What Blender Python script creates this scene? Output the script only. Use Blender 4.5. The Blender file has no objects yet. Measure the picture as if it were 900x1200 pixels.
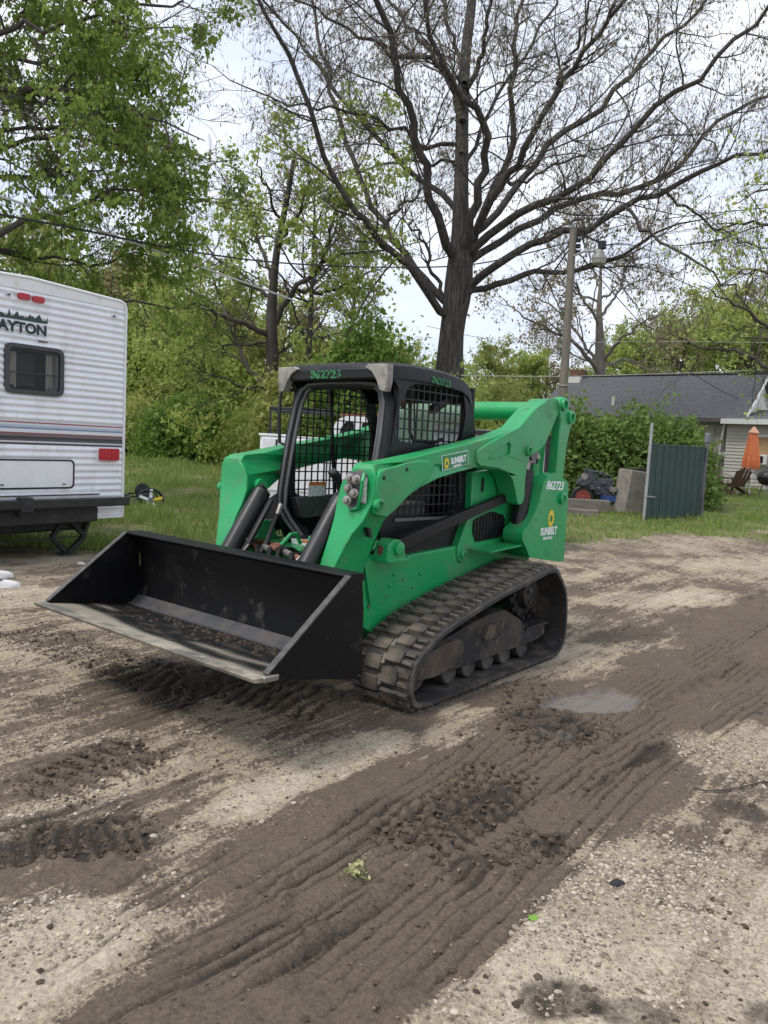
import bpy, bmesh, math, random
import numpy as np
from mathutils import Vector, Matrix
from mathutils.geometry import tessellate_polygon

RAD = math.radians
random.seed(11)
rng = np.random.default_rng(11)
sc = bpy.context.scene
COL = sc.collection

# ------------------------------------------------------------------ camera
CAM_H, PITCH, ROLL, FPX = 1.541, -0.0884, 0.0501, 890.0
_cp, _sp = math.cos(PITCH), math.sin(PITCH)
_f = np.array([0, _cp, _sp]); _u = np.array([0, -_sp, _cp]); _r = np.array([1.0, 0, 0])
CR = math.cos(ROLL) * _r + math.sin(ROLL) * _u
CU = -math.sin(ROLL) * _r + math.cos(ROLL) * _u
CF = _f
CAMP = np.array([0, 0, CAM_H])
cam_data = bpy.data.cameras.new('camera')
cam_data.sensor_fit = 'VERTICAL'; cam_data.sensor_height = 36.0
cam_data.lens = FPX / 1200.0 * 36.0
cam_data.clip_start = 0.05; cam_data.clip_end = 2000
cam = bpy.data.objects.new('camera', cam_data); COL.objects.link(cam)
M = Matrix(((CR[0], CU[0], -CF[0], 0), (CR[1], CU[1], -CF[1], 0), (CR[2], CU[2], -CF[2], CAM_H), (0, 0, 0, 1)))
cam.matrix_world = M
sc.camera = cam

# ------------------------------------------------------------------ sky and sun
SUN_EL, SUN_AZ = RAD(58), math.atan2(-0.45, -0.85)     # direction towards the sun in the ground plane
world = bpy.data.worlds.new('World'); sc.world = world; world.use_nodes = True
nt = world.node_tree; nt.nodes.clear()
wo = nt.nodes.new('ShaderNodeOutputWorld'); bg = nt.nodes.new('ShaderNodeBackground')
sky = nt.nodes.new('ShaderNodeTexSky'); sky.sky_type = 'NISHITA'; sky.sun_disc = False
sky.sun_elevation = SUN_EL; sky.sun_rotation = math.pi / 2 - SUN_AZ
sky.air_density = 1.0; sky.dust_density = 2.0; sky.ozone_density = 1.0
tc = nt.nodes.new('ShaderNodeTexCoord')
mp = nt.nodes.new('ShaderNodeMapping'); mp.inputs['Scale'].default_value = (1.0, 1.0, 2.2)
cn = nt.nodes.new('ShaderNodeTexNoise'); cn.inputs['Scale'].default_value = 2.6; cn.inputs['Detail'].default_value = 6; cn.inputs['Roughness'].default_value = 0.55
cr = nt.nodes.new('ShaderNodeMapRange'); cr.inputs['From Min'].default_value = 0.36; cr.inputs['From Max'].default_value = 0.66
cr.inputs['To Min'].default_value = 0.0; cr.inputs['To Max'].default_value = 1.0
cc = nt.nodes.new('ShaderNodeMix'); cc.data_type = 'RGBA'
cc.inputs['A'].default_value = (6.1, 6.8, 8.3, 1); cc.inputs['B'].default_value = (9.0, 9.2, 9.5, 1)
mx = nt.nodes.new('ShaderNodeMix'); mx.data_type = 'RGBA'; mx.inputs['Factor'].default_value = 0.86
nt.links.new(tc.outputs['Generated'], mp.inputs['Vector']); nt.links.new(mp.outputs['Vector'], cn.inputs['Vector'])
nt.links.new(cn.outputs['Fac'], cr.inputs['Value']); nt.links.new(cr.outputs['Result'], cc.inputs['Factor'])
nt.links.new(sky.outputs['Color'], mx.inputs['A']); nt.links.new(cc.outputs['Result'], mx.inputs['B'])
nt.links.new(mx.outputs['Result'], bg.inputs['Color']); bg.inputs['Strength'].default_value = 0.085
nt.links.new(bg.outputs['Background'], wo.inputs['Surface'])
sun_d = bpy.data.lights.new('sun', 'SUN'); sun_d.energy = 1.5; sun_d.angle = RAD(14); sun_d.color = (1.0, 0.96, 0.9)
sun = bpy.data.objects.new('sun', sun_d); COL.objects.link(sun)
sd = Vector((math.cos(SUN_EL) * math.cos(SUN_AZ), math.cos(SUN_EL) * math.sin(SUN_AZ), math.sin(SUN_EL)))
sun.rotation_euler = sd.to_track_quat('Z', 'Y').to_euler(); sun.location = (0, 0, 30)
sc.view_settings.view_transform = 'Standard'; sc.view_settings.look = 'None'
sc.view_settings.exposure = 0.75; sc.view_settings.gamma = 1.0
sc.view_settings.use_curve_mapping = False

# ------------------------------------------------------------------ tracing helpers
def ray(x, y):
    return (x - 450) / FPX * CR - (y - 600) / FPX * CU + CF
def at(x, y, Y):
    d = ray(x, y); return CAMP + d * (Y / d[1])
def gp(x, y, z=0.0):
    d = ray(x, y); return CAMP + d * ((z - CAM_H) / d[2])

# ------------------------------------------------------------------ noise (numpy)
_tab = np.random.default_rng(5).random((256, 256))
def vnoise(x, y, s=0):
    x = np.asarray(x, float) + s * 17.3; y = np.asarray(y, float) + s * 9.7
    xi = np.floor(x).astype(int); yi = np.floor(y).astype(int)
    fx = x - xi; fy = y - yi
    fx = fx * fx * (3 - 2 * fx); fy = fy * fy * (3 - 2 * fy)
    a = _tab[xi & 255, yi & 255]; b = _tab[(xi + 1) & 255, yi & 255]
    c = _tab[xi & 255, (yi + 1) & 255]; d = _tab[(xi + 1) & 255, (yi + 1) & 255]
    return (a * (1 - fx) + b * fx) * (1 - fy) + (c * (1 - fx) + d * fx) * fy
def fbm(x, y, o=4, s=0):
    t = 0; a = 0.5; n = 0
    for k in range(o):
        t = t + a * vnoise(x * 2 ** k, y * 2 ** k, s + k * 3); n += a; a *= 0.5
    return t / n
def sstep(a, b, x):
    t = np.clip((np.asarray(x, float) - a) / (b - a), 0, 1); return t * t * (3 - 2 * t)
def base_z(x, y):
    """broad lie of the land: the yard is level, the lawns behind rise a little"""
    return 0.62 * sstep(13, 32, y) + 1.2 * sstep(34, 80, y)

# ------------------------------------------------------------------ object helpers
def tag(o, label=None, cat=None, group=None, kind=None):
    if label: o['label'] = label
    if cat: o['category'] = cat
    if group: o['group'] = group
    if kind: o['kind'] = kind
    return o
def empty(name, loc=(0, 0, 0), rz=0.0):
    o = bpy.data.objects.new(name, None); COL.objects.link(o)
    o.location = loc; o.rotation_euler = (0, 0, rz); o.empty_display_size = 0.2
    return o
def link(name, me, mat, parent=None):
    o = bpy.data.objects.new(name, me); COL.objects.link(o)
    if mat is not None and len(me.materials) == 0: me.materials.append(mat)
    if parent is not None: o.parent = parent
    return o
def copy_tree(o, parent=None):
    c = o.copy(); COL.objects.link(c); c.parent = parent
    for ch in list(o.children):
        copy_tree(ch, c)
    return c
def mesh_np(name, verts, faces, mat, parent=None, attrs=None, smooth=False):
    """faces: (M,k) int array or list of such arrays"""
    if not isinstance(faces, list): faces = [faces]
    faces = [np.asarray(f, np.int32) for f in faces if len(f)]
    me = bpy.data.meshes.new(name)
    verts = np.asarray(verts, np.float32)
    me.vertices.add(len(verts)); me.vertices.foreach_set('co', verts.ravel())
    nl = sum(f.size for f in faces); npoly = sum(len(f) for f in faces)
    me.loops.add(nl); me.polygons.add(npoly)
    me.loops.foreach_set('vertex_index', np.concatenate([f.ravel() for f in faces]))
    tot = np.concatenate([np.full(len(f), f.shape[1], np.int32) for f in faces])
    st = np.concatenate([[0], np.cumsum(tot)[:-1]]).astype(np.int32)
    me.polygons.foreach_set('loop_start', st)
    me.polygons.foreach_set('use_smooth', np.full(npoly, smooth))
    me.update(calc_edges=True)
    if attrs:
        for k, v in attrs.items():
            a = me.attributes.new(k, 'FLOAT', 'POINT'); a.data.foreach_set('value', np.asarray(v, np.float32))
    return link(name, me, mat, parent)

class MB:
    def __init__(s): s.v = []; s.f = []
    def add(s, vs, fs):
        n = len(s.v); s.v += [tuple(map(float, v)) for v in vs]; s.f += [tuple(n + i for i in f) for f in fs]; return s
    def box(s, x0, x1, y0, y1, z0, z1):
        v = [(x0, y0, z0), (x1, y0, z0), (x1, y1, z0), (x0, y1, z0), (x0, y0, z1), (x1, y0, z1), (x1, y1, z1), (x0, y1, z1)]
        return s.add(v, [(0, 3, 2, 1), (4, 5, 6, 7), (0, 1, 5, 4), (1, 2, 6, 5), (2, 3, 7, 6), (3, 0, 4, 7)])
    def bar(s, p0, p1, w, h, up=(0, 0, 1)):
        p0 = Vector(p0); p1 = Vector(p1); d = (p1 - p0).normalized(); u = Vector(up)
        a = d.cross(u)
        if a.length < 1e-4: a = d.cross(Vector((1, 0, 0)))
        a.normalize(); b = a.cross(d)
        v = []
        for p in (p0, p1):
            for i, j in ((-1, -1), (1, -1), (1, 1), (-1, 1)): v.append(p + a * (i * w / 2) + b * (j * h / 2))
        return s.add(v, [(0, 3, 2, 1), (4, 5, 6, 7), (0, 1, 5, 4), (1, 2, 6, 5), (2, 3, 7, 6), (3, 0, 4, 7)])
    def prism(s, poly, c0, c1, ax='y'):
        """polygon in the plane normal to ax, between c0 and c1 (numbers or functions of the point)"""
        g = lambda c, p: c(*p) if callable(c) else c
        def P(p, c):
            k = g(c, p)
            return (p[0], k, p[1]) if ax == 'y' else ((k, p[0], p[1]) if ax == 'x' else (p[0], p[1], k))
        n = len(poly); n0 = len(s.v)
        s.add([P(p, c0) for p in poly] + [P(p, c1) for p in poly], [])
        tri = tessellate_polygon([[Vector((p[0], p[1], 0)) for p in poly]])
        for t in tri:
            s.f.append(tuple(n0 + i for i in t)); s.f.append(tuple(n0 + n + i for i in reversed(t)))
        for i in range(n):
            j = (i + 1) % n; s.f.append((n0 + i, n0 + j, n0 + n + j, n0 + n + i))
        return s
    def plate(s, outline, holes, c0, c1, ax='y'):
        """prism with holes"""
        loops = [outline] + holes
        tri = tessellate_polygon([[Vector((p[0], p[1], 0)) for p in l] for l in loops])
        pts = [p for l in loops for p in l]; n = len(pts); n0 = len(s.v)
        P = (lambda p, k: (p[0], k, p[1])) if ax == 'y' else (lambda p, k: (k, p[0], p[1]))
        s.add([P(p, c0) for p in pts] + [P(p, c1) for p in pts], [])
        for t in tri:
            s.f.append(tuple(n0 + i for i in t)); s.f.append(tuple(n0 + n + i for i in reversed(t)))
        o = 0
        for l in loops:
            m = len(l)
            for i in range(m):
                a = o + i; b = o + (i + 1) % m; s.f.append((n0 + a, n0 + b, n0 + n + b, n0 + n + a))
            o += m
        return s
    def tube(s, pts, r, n=8, caps=True, closed=False):
        pts = [Vector(p) for p in pts]; m = len(pts); rs = r if isinstance(r, (list, tuple)) else [r] * m
        n0 = len(s.v); up = None; ring = []
        for i, p in enumerate(pts):
            if closed: d = (pts[(i + 1) % m] - pts[i - 1])
            else: d = pts[min(i + 1, m - 1)] - pts[max(i - 1, 0)]
            d.normalize()
            if up is None: up = Vector((0, 0, 1)) if abs(d.z) < 0.9 else Vector((1, 0, 0))
            a = d.cross(up).normalized(); b = a.cross(d); up = b
            for k in range(n):
                t = 2 * math.pi * (k + .5) / n; ring.append(p + (a * math.cos(t) + b * math.sin(t)) * rs[i])
        fs = []
        for i in range(m if closed else m - 1):
            for k in range(n):
                k2 = (k + 1) % n; i2 = (i + 1) % m
                fs.append((i * n + k, i * n + k2, i2 * n + k2, i2 * n + k))
        if caps and not closed:
            fs.append(tuple(reversed(range(n)))); fs.append(tuple((m - 1) * n + k for k in range(n)))
        return s.add(ring, fs)
    def cyl(s, p0, p1, r, n=20, r1=None): return s.tube([p0, p1], [r, r if r1 is None else r1], n)
    def lathe(s, prof, c, axis, n=24):
        """prof: list of (radius, offset along axis)"""
        ax = Vector(axis).normalized(); a = ax.cross(Vector((0, 0, 1)) if abs(ax.z) < .9 else Vector((1, 0, 0))).normalized(); b = ax.cross(a)
        vs = []; fs = []
        for r, o in prof:
            for k in range(n):
                t = 2 * math.pi * k / n; vs.append(Vector(c) + ax * o + (a * math.cos(t) + b * math.sin(t)) * r)
        for i in range(len(prof) - 1):
            for k in range(n): fs.append((i * n + k, i * n + (k + 1) % n, (i + 1) * n + (k + 1) % n, (i + 1) * n + k))
        fs.append(tuple(range(n))); fs.append(tuple((len(prof) - 1) * n + k for k in range(n)))
        return s.add(vs, fs)
    def sheet(s, rows, thick, dirv):
        """grid of points (rows of equal length) given thickness along dirv"""
        m = len(rows); k = len(rows[0]); d = Vector(dirv) * thick
        flat = [Vector(p) for r in rows for p in r]; n = len(flat); fs = []
        for i in range(m - 1):
            for j in range(k - 1):
                a, b, c, e = i * k + j, i * k + j + 1, (i + 1) * k + j + 1, (i + 1) * k + j
                fs.append((a, b, c, e)); fs.append((n + e, n + c, n + b, n + a))
        bd = [j for j in range(k)] + [i * k + k - 1 for i in range(1, m)] + [(m - 1) * k + j for j in range(k - 2, -1, -1)] + [i * k for i in range(m - 2, 0, -1)]
        for i in range(len(bd)):
            a, b = bd[i], bd[(i + 1) % len(bd)]; fs.append((a, n + a, n + b, b))
        return s.add(flat + [p + d for p in flat], fs)
    def build(s, name, mat, parent=None, bevel=0.0, smooth=30, seg=2):
        me = bpy.data.meshes.new(name); me.from_pydata(s.v, [], s.f)
        bm = bmesh.new(); bm.from_mesh(me); bmesh.ops.recalc_face_normals(bm, faces=bm.faces); bm.to_mesh(me); bm.free()
        if smooth:
            for p in me.polygons: p.use_smooth = True
            me.set_sharp_from_angle(angle=RAD(smooth))
        o = link(name, me, mat, parent)
        if bevel:
            b = o.modifiers.new('bevel', 'BEVEL'); b.width = bevel; b.segments = seg; b.limit_method = 'ANGLE'; b.angle_limit = RAD(40)
        return o

def mirror_y(poly3): return [(p[0], -p[1], p[2]) for p in poly3]
def catmull(pts, n, closed=True):
    P = np.array(pts, float); m = len(P); out = []
    rngm = m if closed else m - 1
    for i in range(rngm):
        p0, p1, p2, p3 = (P[(i - 1) % m], P[i], P[(i + 1) % m], P[(i + 2) % m]) if closed else (P[max(i - 1, 0)], P[i], P[i + 1], P[min(i + 2, m - 1)])
        for k in range(n):
            t = k / n
            out.append(0.5 * (2 * p1 + (p2 - p0) * t + (2 * p0 - 5 * p1 + 4 * p2 - p3) * t * t + (3 * p1 - p0 - 3 * p2 + p3) * t ** 3))
    if not closed: out.append(P[-1])
    return np.array(out)
def roundpoly(poly, r=0.03, n=4):
    out = []; m = len(poly)
    for i in range(m):
        p = Vector(poly[i]); a = Vector(poly[i - 1]); b = Vector(poly[(i + 1) % m])
        da = (a - p); db = (b - p); k = min(r, da.length * .45, db.length * .45)
        p0 = p + da.normalized() * k; p1 = p + db.normalized() * k
        for j in range(n + 1):
            t = j / n; q = p0 * (1 - t) ** 2 + p * 2 * t * (1 - t) + p1 * t * t; out.append((q.x, q.y))
    return out
def scan(poly, c, axis):
    """intervals of the line coord[axis]=c inside the polygon"""
    xs = []; m = len(poly)
    for i in range(m):
        a = poly[i]; b = poly[(i + 1) % m]
        if (a[axis] - c) * (b[axis] - c) < 0:
            t = (c - a[axis]) / (b[axis] - a[axis]); xs.append(a[1 - axis] + t * (b[1 - axis] - a[1 - axis]))
    xs.sort(); return list(zip(xs[::2], xs[1::2]))
def screen_mesh(poly, y, step=0.05, w=0.006, ax='y'):
    mb = MB(); x0 = min(p[0] for p in poly); x1 = max(p[0] for p in poly); z0 = min(p[1] for p in poly); z1 = max(p[1] for p in poly)
    k = x0 + step * .4
    while k < x1:
        for a, b in scan(poly, k, 0):
            if ax == 'y': mb.box(k - w / 2, k + w / 2, y - w / 2, y + w / 2, a, b)
            else: mb.box(y - w / 2, y + w / 2, k - w / 2, k + w / 2, a, b)
        k += step
    k = z0 + step * .4
    while k < z1:
        for a, b in scan(poly, k, 1):
            if ax == 'y': mb.box(a, b, y - w / 2 + .002, y + w / 2 + .002, k - w / 2, k + w / 2)
            else: mb.box(y - w / 2 + .002, y + w / 2 + .002, a, b, k - w / 2, k + w / 2)
        k += step
    return mb
def text_obj(name, body, size, mat, parent, loc, rot, shear=0.0, offset=0.0, align='LEFT', extrude=0.001, xs=1.0):
    cu = bpy.data.curves.new(name, 'FONT'); cu.body = body; cu.size = size; cu.shear = shear; cu.offset = offset
    cu.align_x = align; cu.extrude = extrude; cu.resolution_u = 3; cu.materials.append(mat)
    tmp = bpy.data.objects.new('tmp_text', cu); COL.objects.link(tmp)
    me = bpy.data.meshes.new_from_object(tmp.evaluated_get(bpy.context.evaluated_depsgraph_get())); me.name = name
    if not me.materials: me.materials.append(mat)
    bpy.data.objects.remove(tmp); bpy.data.curves.remove(cu)
    o = bpy.data.objects.new(name, me); COL.objects.link(o); o.parent = parent; o.location = loc; o.rotation_euler = rot; o.scale = (xs, 1, 1)
    return o

# ------------------------------------------------------------------ materials
def N(nt, t, **kw):
    n = nt.nodes.new(t)
    for k, v in kw.items(): n.inputs[k.replace('_', ' ')].default_value = v
    return n
def pmat(name, col, rough=0.5, metal=0.0, var=0.12, scale=5.0, bump=0.0, bscale=40.0, dirt=None, spec=0.5, trans=0.0, rvar=0.0, stretch=None):
    m = bpy.data.materials.new(name); m.use_nodes = True; nt = m.node_tree; L = nt.links.new
    b = nt.nodes['Principled BSDF']; b.inputs['Roughness'].default_value = rough; b.inputs['Metallic'].default_value = metal
    b.inputs['Specular IOR Level'].default_value = spec
    co = nt.nodes.new('ShaderNodeTexCoord'); vec = co.outputs['Object']
    if stretch:
        mpn = nt.nodes.new('ShaderNodeMapping'); mpn.inputs['Scale'].default_value = stretch; L(vec, mpn.inputs['Vector']); vec = mpn.outputs['Vector']
    n1 = N(nt, 'ShaderNodeTexNoise', Scale=scale, Detail=5.0, Roughness=0.6); L(vec, n1.inputs['Vector'])
    mr = N(nt, 'ShaderNodeMapRange', From_Min=0.3, From_Max=0.7, To_Min=1 - var, To_Max=1 + var); L(n1.outputs['Fac'], mr.inputs['Value'])
    mu = nt.nodes.new('ShaderNodeMix'); mu.data_type = 'RGBA'; mu.blend_type = 'MULTIPLY'; mu.inputs['Factor'].default_value = 1.0
    mu.inputs['A'].default_value = (*col, 1); L(mr.outputs['Result'], mu.inputs['B']); out = mu.outputs['Result']
    rsock = None
    for dd in (dirt or []):
        dc, amt, ds, lo, hi = dd
        n2 = N(nt, 'ShaderNodeTexNoise', Scale=ds, Detail=8.0, Roughness=0.65); L(vec, n2.inputs['Vector'])
        m2 = N(nt, 'ShaderNodeMapRange', From_Min=lo, From_Max=hi, To_Min=0.0, To_Max=amt); L(n2.outputs['Fac'], m2.inputs['Value'])
        mm = nt.nodes.new('ShaderNodeMix'); mm.data_type = 'RGBA'; L(m2.outputs['Result'], mm.inputs['Factor']); L(out, mm.inputs['A']); mm.inputs['B'].default_value = (*dc, 1)
        out = mm.outputs['Result']
        mr2 = nt.nodes.new('ShaderNodeMix'); mr2.data_type = 'FLOAT'; L(m2.outputs['Result'], mr2.inputs['Factor'])
        if rsock is None: mr2.inputs['A'].default_value = rough
        else: L(rsock, mr2.inputs['A'])
        mr2.inputs['B'].default_value = 0.9; rsock = mr2.outputs['Result']
    L(out, b.inputs['Base Color'])
    if rsock is not None: L(rsock, b.inputs['Roughness'])
    if bump:
        n3 = N(nt, 'ShaderNodeTexNoise', Scale=bscale, Detail=6.0, Roughness=0.6); L(vec, n3.inputs['Vector'])
        bp = N(nt, 'ShaderNodeBump', Strength=1.0, Distance=bump); L(n3.outputs['Fac'], bp.inputs['Height']); L(bp.outputs['Normal'], b.inputs['Normal'])
    if trans: b.inputs['Transmission Weight'].default_value = trans
    return m
MUD = (0.12, 0.095, 0.075); DUST = (0.33, 0.28, 0.22)
mt = {}
mt['green'] = pmat('green_paint', (0.011, 0.308, 0.093), 0.31, var=0.10, scale=3, dirt=[((0.20, 0.30, 0.15), 0.40, 2.2, 0.50, 0.85), ((0.008, 0.09, 0.045), 0.6, 9, 0.60, 0.75), ((0.35, 0.45, 0.38), 0.6, 38, 0.68, 0.72), ((0.15, 0.135, 0.095), 0.55, 5, 0.52, 0.74), ((0.03, 0.05, 0.035), 0.7, 20, 0.66, 0.72)], bump=0.0006, bscale=60)
mt['black'] = pmat('black_paint', (0.007, 0.007, 0.008), 0.42, var=0.2, dirt=[((0.06, 0.057, 0.054), 0.4, 4, 0.54, 0.85), ((0.25, 0.23, 0.2), 0.5, 45, 0.68, 0.76)], bump=0.0006, bscale=70)
mt['cab_black'] = pmat('weathered_cab_black', (0.008, 0.0085, 0.010), 0.42, var=0.2, dirt=[((0.075, 0.075, 0.08), 0.5, 4, 0.56, 0.88), ((0.3, 0.29, 0.27), 0.5, 36, 0.68, 0.76)], bump=0.0008, bscale=50, spec=0.3)
mt['bucket'] = pmat('bucket_black', (0.0035, 0.0035, 0.004), 0.5, var=0.2, dirt=[((0.028, 0.026, 0.024), 0.6, 3, 0.55, 0.85), ((0.13, 0.12, 0.11), 0.55, 7, 0.60, 0.80), ((0.20, 0.15, 0.10), 0.5, 26, 0.68, 0.74)], bump=0.001, bscale=30, spec=0.22)
mt['bucket_floor'] = pmat('worn_bucket_floor', (0.012, 0.012, 0.012), 0.42, var=0.3, dirt=[((0.16, 0.14, 0.115), 0.45, 5, 0.52, 0.8), ((0.05, 0.037, 0.027), 0.9, 9, 0.52, 0.66)], bump=0.002, bscale=35, stretch=(1.6, .7, 1), spec=0.3)
mt['steel'] = pmat('worn_steel', (0.30, 0.285, 0.26), 0.4, 0.6, var=0.3, scale=20, dirt=[(MUD, 0.7, 6, 0.5, 0.65)], bump=0.001)
mt['heel'] = pmat('dull_heel_plate', (0.055, 0.055, 0.06), 0.5, 0.1, var=0.3, spec=0.3, dirt=[(MUD, 0.7, 6, 0.5, 0.68)])
mt['greysteel'] = pmat('dull_grey_steel', (0.13, 0.13, 0.14), 0.45, 0.3, var=0.2, dirt=[(MUD, 0.6, 6, 0.52, 0.7)])
mt['rubber'] = pmat('track_rubber', (0.050, 0.043, 0.038), 0.65, var=0.25, scale=9, dirt=[((0.165, 0.13, 0.098), 0.85, 5, 0.42, 0.62), ((0.36, 0.31, 0.25), 0.7, 22, 0.6, 0.7)], bump=0.003, bscale=55)
mt['belt'] = pmat('track_belt', (0.030, 0.028, 0.027), 0.6, var=0.25, scale=9, dirt=[((0.14, 0.112, 0.085), 0.75, 5, 0.48, 0.66), ((0.30, 0.26, 0.21), 0.6, 24, 0.63, 0.72)], bump=0.003, bscale=55)
mt['muddy_iron'] = pmat('muddy_undercarriage', (0.012, 0.012, 0.013), 0.6, 0.0, var=0.3, dirt=[((0.085, 0.068, 0.052), 0.8, 4, 0.48, 0.66), ((0.2, 0.16, 0.12), 0.7, 14, 0.58, 0.7)], bump=0.006, bscale=22)
mt['roller'] = pmat('polished_roller', (0.11, 0.105, 0.10), 0.4, 0.5, var=0.3, dirt=[(MUD, 0.6, 8, 0.5, 0.65)])
mt['lampgrey'] = pmat('scuffed_grey_plastic', (0.30, 0.28, 0.245), 0.6, var=0.25, scale=14, dirt=[((0.09, 0.085, 0.08), 0.7, 9, 0.5, 0.65)])
mt['hose'] = pmat('black_hose', (0.007, 0.007, 0.008), 0.5, var=0.3)
mt['white'] = pmat('white_paint', (0.78, 0.79, 0.80), 0.35, var=0.05, dirt=[((0.45, 0.43, 0.38), 0.3, 3, 0.55, 0.8)])
mt['decal_white'] = pmat('white_decal', (0.82, 0.83, 0.82), 0.5, var=0.06, scale=20, dirt=[((0.1, 0.3, 0.17), 0.5, 60, 0.62, 0.68)])
mt['decal_yellow'] = pmat('yellow_decal', (0.78, 0.55, 0.02), 0.45, var=0.08)
mt['decal_green'] = pmat('dark_green_decal', (0.012, 0.20, 0.075), 0.4, var=0.05)
mt['text_green'] = pmat('green_stencil', (0.025, 0.22, 0.075), 0.6, var=0.3, scale=30, dirt=[((0.02, 0.02, 0.022), 0.9, 45, 0.46, 0.54)])
mt['label'] = pmat('sticker_paper', (0.62, 0.62, 0.60), 0.6, var=0.35, scale=60, dirt=[((0.12, 0.12, 0.12), 0.8, 55, 0.55, 0.6)])
mt['orange_label'] = pmat('orange_sticker', (0.6, 0.17, 0.03), 0.6)
mt['interior'] = pmat('cab_interior_grey', (0.05, 0.05, 0.048), 0.7, var=0.2, dirt=[((0.16, 0.14, 0.11), 0.5, 6, 0.5, 0.7)])
mt['seal'] = pmat('grey_door_seal', (0.10, 0.10, 0.105), 0.6, var=0.2)
mt['red'] = pmat('red_lens', (0.42, 0.012, 0.02), 0.18, var=0.15, scale=25)
mt['dark_glass'] = pmat('dark_window_glass', (0.010, 0.011, 0.012), 0.06, var=0.1, spec=0.6)
mt['rust'] = pmat('rusted_iron', (0.16, 0.065, 0.035), 0.8, var=0.4, scale=12, bump=0.002)
def glassy(name, col, a):
    m = bpy.data.materials.new(name); m.use_nodes = True; nt = m.node_tree
    b = nt.nodes['Principled BSDF']; b.inputs['Base Color'].default_value = (*col, 1); b.inputs['Roughness'].default_value = 0.03
    t = nt.nodes.new('ShaderNodeBsdfTransparent'); mxs = nt.nodes.new('ShaderNodeMixShader'); mxs.inputs[0].default_value = a
    nt.links.new(t.outputs[0], mxs.inputs[1]); nt.links.new(b.outputs[0], mxs.inputs[2]); nt.links.new(mxs.outputs[0], nt.nodes['Material Output'].inputs['Surface'])
    return m
mt['dusty_sheen_pane'] = glassy('dusty_sheen_glass', (0.55, 0.60, 0.58), 0.42)  # whitish tone combines dust with the sky's reflection, put into the colour
mt['pane'] = glassy('thin_glass', (0.02, 0.025, 0.025), 0.28)

def leafmat(name, c1, c2, trans=0.5):
    m = bpy.data.materials.new(name); m.use_nodes = True; nt = m.node_tree; L = nt.links.new
    b = nt.nodes['Principled BSDF']; b.inputs['Roughness'].default_value = 0.55; b.inputs['Specular IOR Level'].default_value = 0.3
    a = nt.nodes.new('ShaderNodeAttribute'); a.attribute_name = 'tint'
    r = nt.nodes.new('ShaderNodeMix'); r.data_type = 'RGBA'; r.inputs['A'].default_value = (*c1, 1); r.inputs['B'].default_value = (*c2, 1)
    L(a.outputs['Fac'], r.inputs['Factor']); L(r.outputs['Result'], b.inputs['Base Color'])
    t = nt.nodes.new('ShaderNodeBsdfTranslucent'); L(r.outputs['Result'], t.inputs['Color'])
    mxs = nt.nodes.new('ShaderNodeMixShader'); mxs.inputs[0].default_value = trans
    L(b.outputs[0], mxs.inputs[1]); L(t.outputs[0], mxs.inputs[2]); L(mxs.outputs[0], nt.nodes['Material Output'].inputs['Surface'])
    return m
mt['bark'] = pmat('grey_brown_bark', (0.085, 0.074, 0.066), 0.9, var=0.4, scale=3, bump=0.06, bscale=5, stretch=(3.5, 3.5, .45), dirt=[((0.028, 0.024, 0.022), 0.8, 4, 0.46, 0.58)])
mt['bark_pale'] = pmat('pale_grey_bark', (0.17, 0.152, 0.132), 0.9, var=0.35, scale=3, stretch=(3, 3, .5))
mt['bark_dark'] = pmat('dark_bark', (0.060, 0.050, 0.043), 0.9, var=0.3, scale=3)
mt['leaf_maple'] = leafmat('fresh_maple_leaves', (0.11, 0.18, 0.026), (0.31, 0.40, 0.085))
mt['leaf_light'] = leafmat('light_spring_leaves', (0.25, 0.34, 0.06), (0.50, 0.56, 0.17))
mt['leaf_olive'] = leafmat('olive_spring_leaves', (0.26, 0.30, 0.075), (0.48, 0.51, 0.18))
mt['leaf_shrub'] = leafmat('shrub_leaves', (0.07, 0.15, 0.025), (0.24, 0.36, 0.07))
mt['leaf_hedge'] = leafmat('vine_leaves', (0.08, 0.155, 0.03), (0.29, 0.40, 0.11))
mt['leaf_buff'] = leafmat('buff_young_leaves', (0.22, 0.18, 0.09), (0.36, 0.30, 0.16))
mt['catkin'] = leafmat('brown_catkins', (0.15, 0.13, 0.07), (0.30, 0.27, 0.15), 0.4)
mt['bud'] = leafmat('reddish_buds', (0.14, 0.085, 0.055), (0.26, 0.17, 0.11), 0.3)
mt['grass'] = leafmat('grass_blades', (0.13, 0.23, 0.04), (0.40, 0.46, 0.16), 0.4)
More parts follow.
